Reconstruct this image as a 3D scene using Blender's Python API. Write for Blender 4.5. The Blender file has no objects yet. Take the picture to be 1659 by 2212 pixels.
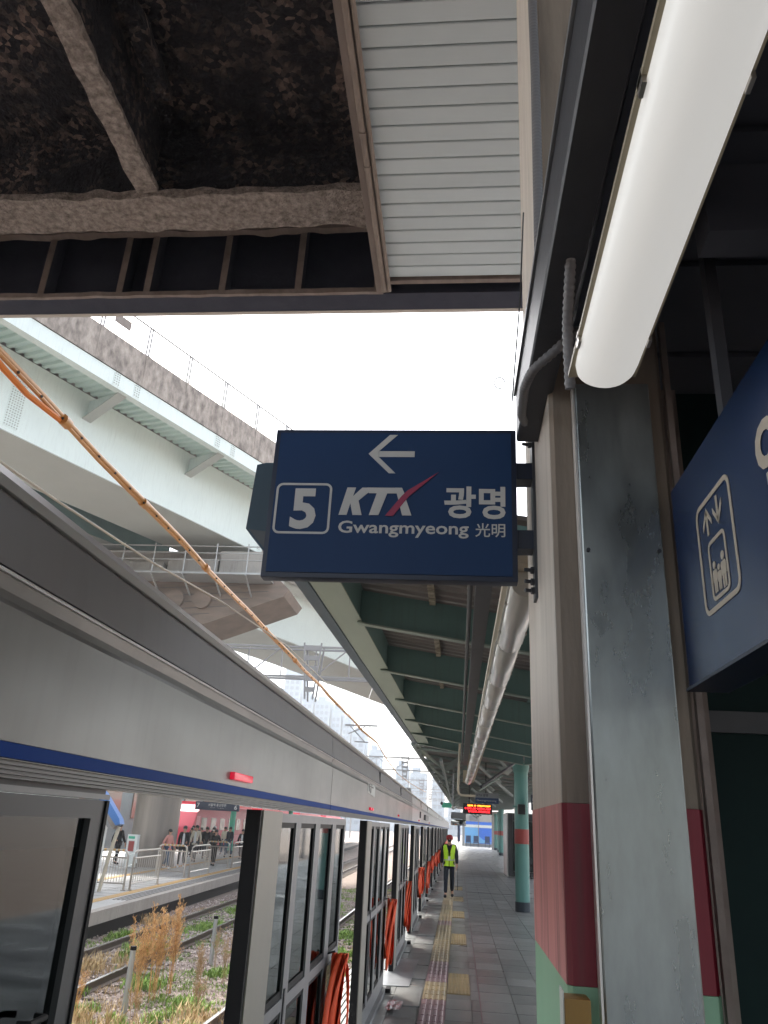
import bpy, bmesh, math, random
from mathutils import Vector, Matrix, noise
random.seed(7)
HAZE = 0.0010
S = bpy.context.scene
COL = S.collection
R_ = math.radians

# ------------------------------------------------------------ camera
cd = bpy.data.cameras.new('camera'); cam = bpy.data.objects.new('camera', cd); COL.objects.link(cam)
cd.sensor_fit = 'VERTICAL'; cd.sensor_height = 24.0; cd.lens = 24.0*1670.0/2212.0
cd.clip_start = 0.05; cd.clip_end = 3000
CAMROWS = [[0.9947926, -0.013244, 0.1010556], [0.0885319, -0.3789495, -0.9211728], [0.0504949, 0.9253226, -0.3758037]]
cam.matrix_world = Matrix.Translation((0, 0, 1.95)) @ Matrix(CAMROWS).to_4x4()
S.camera = cam

# ------------------------------------------------------------ world, sun, exposure
SUN_EL, SUN_AZ = R_(58), R_(-28)          # azimuth measured from +Y towards +X
w = bpy.data.worlds.new('World'); S.world = w; w.use_nodes = True
nt = w.node_tree; nt.nodes.clear()
out = nt.nodes.new('ShaderNodeOutputWorld'); bg = nt.nodes.new('ShaderNodeBackground')
sky = nt.nodes.new('ShaderNodeTexSky'); sky.sky_type = 'NISHITA'; sky.sun_disc = False
sky.sun_elevation = SUN_EL; sky.sun_rotation = SUN_AZ; sky.dust_density = 4.0; sky.air_density = 1.2; sky.ozone_density = 1.0
hs = nt.nodes.new('ShaderNodeHueSaturation'); hs.inputs['Saturation'].default_value = 0.42
nt.links.new(sky.outputs[0], hs.inputs['Color']); nt.links.new(hs.outputs[0], bg.inputs[0])
bg.inputs[1].default_value = 0.15
nt.links.new(bg.outputs[0], out.inputs[0])
ld = bpy.data.lights.new('sun', 'SUN'); lo = bpy.data.objects.new('sun', ld); COL.objects.link(lo)
ld.energy = 1.5; ld.angle = R_(10); ld.color = (1.0, 0.95, 0.87)
sd = Vector((math.sin(SUN_AZ)*math.cos(SUN_EL), math.cos(SUN_AZ)*math.cos(SUN_EL), math.sin(SUN_EL)))
lo.rotation_euler = sd.to_track_quat('Z', 'Y').to_euler()
S.view_settings.view_transform = 'Standard'; S.view_settings.look = 'None'
S.view_settings.exposure = 2.1; S.view_settings.gamma = 1.0; S.view_settings.use_curve_mapping = False
S.render.engine = 'CYCLES'
S.cycles.max_bounces = 8; S.cycles.diffuse_bounces = 4; S.cycles.glossy_bounces = 3; S.cycles.transparent_max_bounces = 12
S.cycles.caustics_reflective = False; S.cycles.caustics_refractive = False; S.cycles.use_denoising = True
S.cycles.volume_bounces = 0

# ------------------------------------------------------------ materials
MATS = {}
def mat(name, col, rough=0.6, metal=0.0, col2=None, vscale=2.0, vmix=1.0, bump=0.0, bscale=40.0, stretch=(1, 1, 1),
        contrast=0.25, shift=0.0, spec=0.5, emit=None, estr=0.0, rand=0.0, bdist=0.01, cell=False, patch=0.0, detail=9.0, coat=0.0, grime=0.0, rvar=0.0):
    if name in MATS: return MATS[name]
    m = bpy.data.materials.new(name); m.use_nodes = True; MATS[name] = m
    n = m.node_tree; p = n.nodes['Principled BSDF']; L = n.links.new
    p.inputs['Roughness'].default_value = rough; p.inputs['Metallic'].default_value = metal
    p.inputs['Specular IOR Level'].default_value = spec
    p.inputs['Coat Weight'].default_value = coat
    c = (*col, 1)
    p.inputs['Base Color'].default_value = c
    tc = n.nodes.new('ShaderNodeTexCoord'); mp = n.nodes.new('ShaderNodeMapping'); mp.inputs['Scale'].default_value = stretch
    L(tc.outputs['Object'], mp.inputs['Vector'])
    last = None
    if rand > 0:
        oi = n.nodes.new('ShaderNodeObjectInfo')
        va = n.nodes.new('ShaderNodeVectorMath'); va.operation = 'ADD'
        L(mp.outputs[0], va.inputs[0])
        cx = n.nodes.new('ShaderNodeCombineXYZ')
        ml = n.nodes.new('ShaderNodeMath'); ml.operation = 'MULTIPLY'; ml.inputs[1].default_value = 37.0
        L(oi.outputs['Random'], ml.inputs[0]); L(ml.outputs[0], cx.inputs[0]); L(ml.outputs[0], cx.inputs[1])
        L(cx.outputs[0], va.inputs[1]); vec = va.outputs[0]
    else:
        vec = mp.outputs[0]
    if col2 is not None:
        if cell:
            t = n.nodes.new('ShaderNodeTexVoronoi'); t.inputs['Scale'].default_value = vscale; L(vec, t.inputs['Vector'])
            sp = n.nodes.new('ShaderNodeSeparateColor'); L(t.outputs['Color'], sp.inputs[0]); fac = sp.outputs[0]
        else:
            t = n.nodes.new('ShaderNodeTexNoise'); t.inputs['Scale'].default_value = vscale; t.inputs['Detail'].default_value = detail
            t.inputs['Roughness'].default_value = 0.62
            L(vec, t.inputs['Vector']); fac = t.outputs['Fac']
        r = n.nodes.new('ShaderNodeMapRange')
        r.inputs['From Min'].default_value = 0.5+shift-contrast; r.inputs['From Max'].default_value = 0.5+shift+contrast
        r.inputs['To Max'].default_value = vmix
        L(fac, r.inputs['Value'])
        mx = n.nodes.new('ShaderNodeMix'); mx.data_type = 'RGBA'
        mx.inputs['A'].default_value = c; mx.inputs['B'].default_value = (*col2, 1)
        if patch:
            t3 = n.nodes.new('ShaderNodeTexNoise'); t3.inputs['Scale'].default_value = patch; t3.inputs['Detail'].default_value = 4; L(vec, t3.inputs['Vector'])
            r3 = n.nodes.new('ShaderNodeMapRange'); r3.inputs['From Min'].default_value = .42; r3.inputs['From Max'].default_value = .66; L(t3.outputs['Fac'], r3.inputs['Value'])
            m3 = n.nodes.new('ShaderNodeMath'); m3.operation = 'MULTIPLY'; L(r.outputs[0], m3.inputs[0]); L(r3.outputs[0], m3.inputs[1]); L(m3.outputs[0], mx.inputs['Factor'])
        else: L(r.outputs[0], mx.inputs['Factor'])
        last = mx.outputs['Result']
        if rvar:
            r2 = n.nodes.new('ShaderNodeMapRange'); r2.inputs['From Min'].default_value = 0.35; r2.inputs['From Max'].default_value = 0.65
            r2.inputs['To Min'].default_value = max(0.02, rough-rvar); r2.inputs['To Max'].default_value = min(1, rough+rvar)
            L(fac, r2.inputs['Value']); L(r2.outputs[0], p.inputs['Roughness'])
    if grime > 0:
        t = n.nodes.new('ShaderNodeTexNoise'); t.inputs['Scale'].default_value = 3.0; t.inputs['Detail'].default_value = 6
        m2 = n.nodes.new('ShaderNodeMapping'); m2.inputs['Scale'].default_value = (6, 6, 0.5)
        L(tc.outputs['Object'], m2.inputs[0]); L(m2.outputs[0], t.inputs['Vector'])
        r = n.nodes.new('ShaderNodeMapRange'); r.inputs['From Min'].default_value = 0.5; r.inputs['From Max'].default_value = 0.75
        r.inputs['To Max'].default_value = grime; L(t.outputs['Fac'], r.inputs['Value'])
        mx = n.nodes.new('ShaderNodeMix'); mx.data_type = 'RGBA'; mx.inputs['A'].default_value = c
        if last: L(last, mx.inputs['A'])
        mx.inputs['B'].default_value = (0.06, 0.05, 0.045, 1); L(r.outputs[0], mx.inputs['Factor']); last = mx.outputs['Result']
    if rand > 0:
        hv = n.nodes.new('ShaderNodeHueSaturation')
        if last: L(last, hv.inputs['Color'])
        else: hv.inputs['Color'].default_value = c
        r = n.nodes.new('ShaderNodeMapRange'); r.inputs['To Min'].default_value = 1-rand; r.inputs['To Max'].default_value = 1+rand
        L(oi.outputs['Random'], r.inputs['Value']); L(r.outputs[0], hv.inputs['Value']); last = hv.outputs[0]
    if last: L(last, p.inputs['Base Color'])
    if bump > 0:
        t = n.nodes.new('ShaderNodeTexNoise'); t.inputs['Scale'].default_value = bscale; t.inputs['Detail'].default_value = 8
        L(vec, t.inputs['Vector'])
        b = n.nodes.new('ShaderNodeBump'); b.inputs['Strength'].default_value = bump; b.inputs['Distance'].default_value = bdist
        L(t.outputs['Fac'], b.inputs['Height']); L(b.outputs[0], p.inputs['Normal'])
    if emit:
        p.inputs['Emission Color'].default_value = (*emit, 1); p.inputs['Emission Strength'].default_value = estr
    return m

def glass(name, tint, refl=0.12, rough=0.03, ior=1.4):
    m = bpy.data.materials.new(name); m.use_nodes = True; n = m.node_tree; n.nodes.clear(); L = n.links.new
    o = n.nodes.new('ShaderNodeOutputMaterial'); tr = n.nodes.new('ShaderNodeBsdfTransparent'); tr.inputs[0].default_value = (*tint, 1)
    g = n.nodes.new('ShaderNodeBsdfGlossy'); g.inputs['Roughness'].default_value = rough; g.inputs[0].default_value = (.9, .95, .95, 1)
    fr = n.nodes.new('ShaderNodeFresnel'); fr.inputs[0].default_value = ior
    ad = n.nodes.new('ShaderNodeMath'); ad.operation = 'ADD'; ad.use_clamp = True; ad.inputs[1].default_value = refl
    L(fr.outputs[0], ad.inputs[0]); mx = n.nodes.new('ShaderNodeMixShader'); L(ad.outputs[0], mx.inputs[0])
    L(tr.outputs[0], mx.inputs[1]); L(g.outputs[0], mx.inputs[2]); L(mx.outputs[0], o.inputs[0]); return m

M = {}
M['ground'] = mat('ballast_ground', (.25, .19, .155), .95, col2=(.36, .30, .26), vscale=1.2, bump=1, bscale=22, bdist=.06)
M['stone'] = mat('ballast_stone', (.20, .15, .13), .9, col2=(.66, .56, .51), vscale=14, cell=True, contrast=.5)
M['slab'] = mat('platform_concrete', (.13, .13, .125), .42, col2=(.25, .245, .235), vscale=.9, bump=.3, bscale=30, rvar=.2)
M['tile'] = mat('granite_tile', (.165, .17, .166), .34, col2=(.225, .225, .215), vscale=.9, rand=.20, detail=3.0, rvar=.06, contrast=.3)
M['tact_y'] = mat('tactile_ochre', (.46, .34, .17), .4, col2=(.30, .24, .15), vscale=6, rand=.12)
M['tact_p'] = mat('tactile_pink', (.36, .20, .22), .4, col2=(.25, .16, .17), vscale=6, rand=.12)
M['sheetmetal'] = mat('floor_sheet_metal', (.42, .44, .46), .38, metal=.8, col2=(.25, .26, .28), vscale=3)
M['concl'] = mat('column_concrete_skylit', (.70, .64, .57), .8, col2=(.55, .50, .44), vscale=5, stretch=(1, 2, .2), bump=.3, bscale=55, grime=.15, spec=.3)  # lit copy of the column concrete, skylight put into the tone
M['pinkl'] = mat('skylit_pink_paint', (.70, .33, .31), .75, col2=(.56, .25, .25), vscale=5, stretch=(1, 4, .15), bump=.2, bscale=50, grime=.45, spec=.25)  # lit copy of the red paint, lightened for skylight
M['conc'] = mat('column_concrete', (.22, .175, .14), .75, col2=(.32, .27, .22), vscale=5, stretch=(1, 1, .22), bump=.35, bscale=55, grime=.4, spec=.35)
M['redp'] = mat('column_red_paint', (.25, .012, .03), .5, col2=(.18, .012, .026), vscale=5, stretch=(2, 2, .15), bump=.15, bscale=50, grime=.5)
M['greenp'] = mat('column_green_paint', (.30, .52, .36), .5, col2=(.26, .50, .33), vscale=4, stretch=(2, 2, .3), bump=.15, bscale=50)
M['galv'] = mat('galvanised_duct', (.23, .25, .25), .31, metal=.75, col2=(.42, .455, .455), vscale=6, stretch=(1.5, 1, .45), bump=.05, bscale=14, rvar=.08, contrast=.28, bdist=.010, detail=7)
M['nearroof'] = mat('near_roof_sheet', (.06, .064, .082), .6, col2=(.085, .087, .105), vscale=3)
M['darkmetal'] = mat('dark_painted_steel', (.035, .037, .045), .45, col2=(.055, .056, .064), vscale=3, bump=.1)
M['blackrub'] = mat('black_rubber', (.010, .010, .011), .5, spec=.15)
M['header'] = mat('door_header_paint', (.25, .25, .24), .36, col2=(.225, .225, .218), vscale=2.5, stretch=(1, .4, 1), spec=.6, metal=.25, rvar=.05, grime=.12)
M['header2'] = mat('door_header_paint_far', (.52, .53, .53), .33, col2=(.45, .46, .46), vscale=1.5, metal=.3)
M['hmetal'] = mat('header_lip_aluminium', (.90, .87, .84), .35, metal=.45)  # near white, so header lip and bead carry a highlight in their colour
M['blue'] = mat('blue_stripe', (.010, .060, .30), .6, spec=.12)
M['ribs'] = mat('ribbed_aluminium', (.27, .27, .265), .45, metal=.5)
M['frame'] = mat('door_frame_grey', (.20, .205, .21), .42, metal=.45, col2=(.25, .255, .26), vscale=4)
M['framedk'] = mat('door_frame_dark', (.07, .072, .075), .42, metal=.4)
M['cream'] = mat('door_post_cream', (.31, .29, .245), .42, metal=.1, col2=(.265, .25, .21), vscale=3, stretch=(1, 1, .3))
M['glass'] = glass('door_glass', (.22, .26, .25), .02, ior=1.33)
M['headerup'] = mat('door_header_upper', (.27, .27, .275), .55, col2=(.24, .24, .245), vscale=2.5, stretch=(1, .4, 1), grime=.1)
M['glassn'] = glass('near_door_glass', (.26, .30, .295), .02, ior=1.28)
M['lampred'] = mat('red_lamp_plastic', (.55, .02, .05), .25, emit=(.9, .02, .06), estr=.12)
M['orange'] = mat('orange_cloth', (.95, .13, .035), .6, col2=(.78, .07, .02), vscale=9, stretch=(1, 1, .4), bump=.3, bscale=30)
M['signblue'] = mat('sign_blue', (.005, .027, .088), .5, col2=(.007, .034, .104), vscale=2, spec=.25)
M['signblue2'] = mat('elevator_sign_blue', (.003, .020, .076), .27, col2=(.005, .025, .088), vscale=2, spec=.45, detail=3)
M['signframe'] = mat('sign_frame_navy', (.006, .012, .034), .45)
M['letter'] = mat('sign_lettering', (.47, .46, .44), .5)
M['letter2'] = mat('sign_lettering_warm', (.46, .40, .32), .5)
M['swoosh'] = mat('logo_red', (.26, .015, .06), .5)
M['navy2'] = mat('slate_sign', (.022, .05, .075), .5)
M['fluor'] = mat('lit_diffuser', (.55, .55, .53), .35, emit=(1, .975, .93), estr=.115, bump=.0)
M['tube'] = mat('diffuser_plastic', (.62, .60, .54), .22, spec=.7)
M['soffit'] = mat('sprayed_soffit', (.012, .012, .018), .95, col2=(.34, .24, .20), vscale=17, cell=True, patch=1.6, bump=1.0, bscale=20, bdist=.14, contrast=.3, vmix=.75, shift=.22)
M['sooty'] = mat('sooty_steel', (.015, .018, .036), .8, col2=(.030, .033, .052), vscale=3, bump=.4, bscale=25)
M['rough'] = mat('sprayed_beam', (.38, .33, .30), .95, col2=(.13, .11, .10), vscale=14, bump=1.0, bscale=38, bdist=.06, contrast=.17)
M['brownbox'] = mat('brown_trim', (.235, .195, .175), .7, col2=(.13, .10, .085), vscale=6, stretch=(1, .2, 1), bump=.2)
M['brownpipe'] = mat('brown_pipe', (.24, .20, .17), .6, col2=(.16, .125, .105), vscale=5)
M['slat'] = mat('ceiling_slat', (.50, .57, .60), .38, rand=.03, col2=(.46, .53, .56), vscale=2)
M['lip2'] = mat('bright_cream_strip', (.82, .78, .68), .6)
M['lip'] = mat('pale_girder_lip', (.5, .46, .42), .6)
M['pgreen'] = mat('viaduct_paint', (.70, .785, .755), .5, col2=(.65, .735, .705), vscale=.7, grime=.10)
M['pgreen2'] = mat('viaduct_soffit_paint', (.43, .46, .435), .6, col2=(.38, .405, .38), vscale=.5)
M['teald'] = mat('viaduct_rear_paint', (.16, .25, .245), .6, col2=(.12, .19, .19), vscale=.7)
M['deckg'] = mat('viaduct_deck_sheet', (.56, .69, .64), .55)
M['parapet'] = mat('weathered_parapet', (.44, .385, .335), .85, col2=(.13, .11, .095), vscale=3.2, stretch=(1.2, 1.2, .6), bump=.3, contrast=.2)
M['concw'] = mat('pale_concrete', (.42, .405, .375), .8, col2=(.33, .315, .29), vscale=.8, grime=.25)
M['concb'] = mat('brown_pier_concrete', (.26, .205, .165), .85, col2=(.15, .12, .10), vscale=1.2, stretch=(.5, 1, 3), bump=.2)
M['railst'] = mat('galvanised_rail', (.42, .43, .43), .45, metal=.5)
M['fence'] = mat('fence_steel', (.22, .21, .20), .5, metal=.4)
M['rail'] = mat('rail_steel', (.10, .075, .06), .6, metal=.4)
M['railtop'] = mat('rail_head', (.62, .60, .57), .22, metal=.95)
M['sleeper'] = mat('concrete_sleeper', (.24, .21, .18), .9, col2=(.15, .125, .105), vscale=5, rand=.15)
M['fplat'] = mat('far_platform_floor', (.46, .45, .43), .5, col2=(.38, .375, .355), vscale=1.2)
M['fplatw'] = mat('far_platform_wall', (.44, .40, .355), .8, col2=(.33, .29, .255), vscale=1.3, stretch=(1, 1, .4), grime=.3)
M['ytile'] = mat('yellow_line', (.56, .34, .11), .6, col2=(.45, .28, .12), vscale=4)
M['groove'] = mat('dark_groove', (.12, .11, .10), .8)
M['steel'] = mat('stainless_rail', (.50, .46, .42), .30, metal=.9)
M['white'] = mat('white_panel', (.66, .69, .66), .5)
M['skyblue'] = mat('blue_roof_edge', (.06, .18, .46), .4)
M['bigcol'] = mat('big_column', (.33, .29, .25), .45, col2=(.22, .195, .175), vscale=1.1, stretch=(2.2, 2.2, .1), metal=.4, contrast=.2)
M['gcol'] = mat('green_column', (.10, .45, .31), .45)
M['tcol'] = mat('turquoise_column', (.09, .24, .21), .45, col2=(.11, .27, .235), vscale=2, grime=.12)
M['tred'] = mat('column_band_red', (.30, .045, .035), .5)
M['tblk'] = mat('column_base_dark', (.015, .025, .035), .5)
M['teal'] = mat('canopy_teal', (.11, .20, .195), .6, col2=(.085, .165, .16), vscale=2, stretch=(.4, 1, 1), grime=.2)
M['flange'] = mat('canopy_flange', (.27, .34, .30), .6, col2=(.22, .27, .235), vscale=3)
M['palecream'] = mat('canopy_edge_cream', (.33, .40, .34), .6, col2=(.27, .33, .28), vscale=2, stretch=(1, .3, 1))
M['gutter'] = mat('canopy_gutter', (.05, .085, .12), .45)
M['roofsheet'] = mat('roof_sheet', (.15, .14, .135), .55, col2=(.185, .175, .17), vscale=1.2)
M['rusty'] = mat('rusty_cream_strip', (.36, .34, .27), .8, col2=(.12, .10, .075), vscale=9, contrast=.12)
M['lattice'] = mat('lattice_steel', (.17, .21, .20), .55)
M['creampipe'] = mat('cream_pipe', (.56, .50, .39), .45)
M['truss'] = mat('catenary_steel', (.27, .27, .27), .6)
M['wire'] = mat('wire_dark', (.05, .05, .05), .6)
M['owire'] = mat('orange_insulated_cable', (.66, .32, .095), .4, col2=(.50, .22, .06), vscale=5, spec=.7)
M['cablebits'] = mat('orange_clamp', (.75, .20, .02), .5)
M['pwire'] = mat('pale_cable', (.45, .40, .32), .5)
M['tower'] = mat('tower_wall', (.20, .27, .33), .8)
M['towerw'] = mat('tower_window', (.10, .15, .20), .4)
M['ledk'] = mat('display_housing', (.012, .012, .013), .4)
M['ledr'] = mat('led_red', (.3, .0, .0), .5, emit=(1, .015, .02), estr=1.6)
M['ledo'] = mat('led_orange', (.3, .1, .0), .5, emit=(1, .22, .02), estr=1.6)
M['hiv'] = mat('hi_vis_yellow', (.60, .95, .03), .6)
M['silver'] = mat('reflective_band', (.55, .58, .52), .35)
M['navycl'] = mat('navy_cloth', (.008, .012, .022), .85)
M['blackcl'] = mat('black_cloth', (.012, .011, .012), .85)
M['brncl'] = mat('brown_cloth', (.05, .035, .028), .9)
M['pinkcl'] = mat('pink_cloth', (.58, .26, .22), .85)
M['creamcl'] = mat('cream_cloth', (.62, .56, .45), .9)
M['whitecl'] = mat('white_cloth', (.70, .70, .70), .8)
M['greycl'] = mat('grey_cloth', (.075, .07, .07), .9)
M['jean'] = mat('blue_denim', (.05, .085, .14), .9)
M['skin'] = mat('skin', (.48, .27, .18), .6)
M['hair'] = mat('black_hair', (.01, .008, .008), .5)
M['redcl'] = mat('red_cap', (.35, .02, .025), .6)
M['train_red'] = mat('train_red', (.58, .055, .085), .35)
M['train_pink'] = mat('train_pink', (.72, .20, .25), .35)
M['train_win'] = mat('train_window', (.24, .19, .14), .12)
M['train_dk'] = mat('train_underframe', (.04, .04, .045), .7)
M['amber'] = mat('amber_box', (.36, .20, .035), .45, col2=(.28, .15, .03), vscale=8)
M['wallgreen'] = mat('dark_green_glazing', (.006, .018, .019), .6, col2=(.010, .026, .024), vscale=2, spec=.12)
M['paper'] = mat('crumpled_paper', (.65, .62, .6), .6, col2=(.45, .12, .12), vscale=12, contrast=.1)
M['weed'] = mat('dry_weed', (.40, .20, .065), .8, col2=(.86, .58, .28), vscale=20, cell=True, contrast=.5)
M['weed2'] = mat('dry_weed_pale', (.50, .36, .20), .8, col2=(.35, .22, .11), vscale=20, cell=True, contrast=.5)
M['grass'] = mat('fresh_grass', (.12, .23, .035), .75, col2=(.30, .44, .09), vscale=9, cell=True, contrast=.5)
M['straw'] = mat('dry_straw', (.58, .44, .23), .85, col2=(.42, .29, .15), vscale=9, cell=True, contrast=.5)
M['greenb'] = mat('green_board', (.05, .40, .25), .5)
M['lblue'] = mat('light_blue_panel', (.16, .42, .72), .35)
M['bblue'] = mat('bright_blue_panel', (.05, .17, .62), .35)
M['chairblue'] = mat('dark_blue_seat', (.02, .04, .10), .5)
M['mirror'] = mat('mirror_surface', (.6, .6, .6), .06, metal=1.0)
M['beige'] = mat('beige_plastic', (.36, .31, .22), .5)
M['conduit'] = mat('flexible_conduit', (.17, .165, .17), .5)

# ------------------------------------------------------------ builders
def tag(o, label=None, cat=None, group=None, kind=None):
    if label: o['label'] = label
    if cat: o['category'] = cat
    if group: o['group'] = group
    if kind: o['kind'] = kind
    return o
def empty(name, loc, label=None, cat=None, group=None, rz=0):
    o = bpy.data.objects.new(name, None); COL.objects.link(o); o.location = loc; o.rotation_euler = (0, 0, rz)
    o.empty_display_size = .1
    o['_org'] = tuple(loc)
    return tag(o, label, cat, group)
def org(o):
    while o is not None and '_org' not in o: o = o.parent
    return Vector(o['_org']) if o is not None else Vector((0, 0, 0))
class MB:
    def __init__(s): s.v = []; s.f = []
    def add(s, vs, fs):
        k = len(s.v); s.v += [tuple(v) for v in vs]; s.f += [tuple(i+k for i in f) for f in fs]; return s
    def box(s, x0, x1, y0, y1, z0, z1):
        x0, x1 = min(x0, x1), max(x0, x1); y0, y1 = min(y0, y1), max(y0, y1); z0, z1 = min(z0, z1), max(z0, z1)
        return s.add([(x0,y0,z0),(x1,y0,z0),(x1,y1,z0),(x0,y1,z0),(x0,y0,z1),(x1,y0,z1),(x1,y1,z1),(x0,y1,z1)],
                     [(0,3,2,1),(4,5,6,7),(0,1,5,4),(1,2,6,5),(2,3,7,6),(3,0,4,7)])
    def bar(s, a, b, w, h, up=(0, 0, 1)):
        a, b = Vector(a), Vector(b); d = (b-a).normalized(); u = Vector(up)
        sx = d.cross(u)
        if sx.length < 1e-4: sx = d.cross(Vector((0, 1, 0)))
        sx.normalize(); u = sx.cross(d).normalized()
        vs = [p+sx*(i*w/2)+u*(j*h/2) for p in (a, b) for i, j in ((-1,-1),(1,-1),(1,1),(-1,1))]
        return s.add(vs, [(0,1,2,3),(4,7,6,5),(0,4,5,1),(1,5,6,2),(2,6,7,3),(3,7,4,0)])
    def prism(s, poly, ax, a0, a1):
        n = len(poly)
        def mk(p, a): return (a, p[0], p[1]) if ax == 'x' else (p[0], a, p[1]) if ax == 'y' else (p[0], p[1], a)
        vs = [mk(p, a0) for p in poly]+[mk(p, a1) for p in poly]
        return s.add(vs, [tuple(range(n)), tuple(range(2*n-1, n-1, -1))]+[(i, n+i, n+(i+1) % n, (i+1) % n) for i in range(n)])
    def tube(s, pts, r, n=8, caps=True):
        pts = [Vector(p) for p in pts]; k = len(s.v); m = len(pts)
        rs = r if isinstance(r, (list, tuple)) else [r]*m
        ref = Vector((0.13, 0.27, 1)); 
        for i, p in enumerate(pts):
            d = (pts[min(i+1, m-1)]-pts[max(i-1, 0)]).normalized()
            a = d.cross(ref)
            if a.length < .05: a = d.cross(Vector((1, 0, 0)))
            a.normalize(); b = d.cross(a)
            for j in range(n):
                t = 2*math.pi*j/n; s.v.append(tuple(p+a*(rs[i]*math.cos(t))+b*(rs[i]*math.sin(t))))
        for i in range(m-1):
            for j in range(n):
                s.f.append((k+i*n+j, k+i*n+(j+1) % n, k+(i+1)*n+(j+1) % n, k+(i+1)*n+j))
        if caps: s.f.append(tuple(k+j for j in range(n))[::-1]); s.f.append(tuple(k+(m-1)*n+j for j in range(n)))
        return s
    def cyl(s, x, y, z0, z1, r, n=24, r1=None): return s.tube([(x, y, z0), (x, y, z1)], [r, r if r1 is None else r1], n)
    def ball(s, c, r, n=8, m=6, sc=(1, 1, 1)):
        vs = []; fs = []
        for i in range(m+1):
            ph = math.pi*i/m
            for j in range(n):
                t = 2*math.pi*j/n
                vs.append((c[0]+r*sc[0]*math.sin(ph)*math.cos(t), c[1]+r*sc[1]*math.sin(ph)*math.sin(t), c[2]+r*sc[2]*math.cos(ph)))
        for i in range(m):
            for j in range(n): fs.append((i*n+j, (i+1)*n+j, (i+1)*n+(j+1) % n, i*n+(j+1) % n))
        return s.add(vs, fs)
    def grid(s, rows):
        n = len(rows[0]); k = len(s.v)
        for r in rows: s.v += [tuple(p) for p in r]
        for i in range(len(rows)-1):
            for j in range(n-1): s.f.append((k+i*n+j, k+i*n+j+1, k+(i+1)*n+j+1, k+(i+1)*n+j))
        return s
    def build(s, name, material, parent=None, smooth=False, bevel=0, label=None, loc=None, ang=38, local=False):
        o0 = org(parent) if parent is not None and not local else Vector((0, 0, 0))
        if loc is not None: o0 = o0+Vector(loc)
        me = bpy.data.meshes.new(name)
        me.from_pydata([(v[0]-o0.x, v[1]-o0.y, v[2]-o0.z) for v in s.v], [], s.f)
        bm = bmesh.new(); bm.from_mesh(me); bmesh.ops.recalc_face_normals(bm, faces=bm.faces)
        if bevel: bmesh.ops.bevel(bm, geom=[e for e in bm.edges if e.calc_face_angle(0) > .5], offset=bevel, segments=2, affect='EDGES', profile=.7)
        bm.to_mesh(me); bm.free()
        if smooth or bevel:
            me.shade_smooth(); me.set_sharp_from_angle(angle=R_(ang))
        me.materials.append(material)
        o = bpy.data.objects.new(name, me); COL.objects.link(o)
        if parent is not None: o.parent = parent
        if loc is not None: o.location = Vector(loc)
        if label: o['label'] = label
        return o
def box(name, m, parent, *a, **k): return MB().box(*a).build(name, m, parent, **k)
def copy_tree(o, parent=None):
    c = o.copy(); COL.objects.link(c); c.parent = parent
    for ch in list(o.children): copy_tree(ch, c)
    return c
def share(src, loc, parent=None, m=None, scale=None):
    c = src.copy(); COL.objects.link(c); c.location = loc
    if parent is not None: c.parent = parent
    if m is not None: c.material_slots[0].link = 'OBJECT'; c.material_slots[0].material = m
    if scale: c.scale = scale
    return c
def text_fit(body, face, x0, x1, z0, z1, m, parent, bold=0.0, name='lettering', off=0.002, shear=0):
    """face: (axis, value, sign) 'y' faces -Y with x along +X, 'x' faces -X with x along -Y"""
    cu = bpy.data.curves.new('t', 'FONT'); cu.body = body; cu.offset = bold; cu.size = 1; cu.resolution_u = 3; cu.shear = shear
    cu.space_character = 1.0
    ob = bpy.data.objects.new('t', cu); COL.objects.link(ob)
    dg = bpy.context.evaluated_depsgraph_get(); dg.update()
    me = bpy.data.meshes.new_from_object(ob.evaluated_get(dg))
    vs = [v.co.copy() for v in me.vertices]; fs = [tuple(p.vertices) for p in me.polygons]
    bpy.data.objects.remove(ob); bpy.data.curves.remove(cu); bpy.data.meshes.remove(me)
    if not vs: return None
    a0 = min(v.x for v in vs); a1 = max(v.x for v in vs); b0 = min(v.y for v in vs); b1 = max(v.y for v in vs)
    mb = MB(); ax, val = face
    out = []
    for v in vs:
        u = x0+(v.x-a0)/(a1-a0)*(x1-x0); z = z0+(v.y-b0)/(b1-b0)*(z1-z0)
        out.append((u, val-off, z) if ax == 'y' else (val-off, u, z) if ax == 'x' else (u, z, val))
    mb.add(out, fs)
    o0 = org(parent); me = bpy.data.meshes.new(name)
    me.from_pydata([(v[0]-o0.x, v[1]-o0.y, v[2]-o0.z) for v in mb.v], [], mb.f); me.materials.append(m)
    o = bpy.data.objects.new(name, me); COL.objects.link(o); o.parent = parent
    return o
def flat(name, polys, face, m, parent, th=0.002):
    """thin raised print shapes; polys in (u,z)"""
    mb = MB(); ax, val = face
    for p in polys:
        p = [(a, b) for a, b in p]
        mb.prism(p, ax, val-th, val-.0005)
    return mb.build(name, m, parent)
def rring(u0, u1, z0, z1, r, t):
    """rounded rectangle ring as quads"""
    def pts(u0, u1, z0, z1, r):
        out = []
        for cx, cz, a0 in ((u1-r, z1-r, 0), (u0+r, z1-r, 90), (u0+r, z0+r, 180), (u1-r, z0+r, 270)):
            for k in range(6):
                a = R_(a0+k*18); out.append((cx+r*math.cos(a), cz+r*math.sin(a)))
        return out
    o = pts(u0, u1, z0, z1, r); i = pts(u0+t, u1-t, z0+t, z1-t, max(r-t, .003)); n = len(o)
    return [[o[k], o[(k+1) % n], i[(k+1) % n], i[k]] for k in range(n)]

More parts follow.
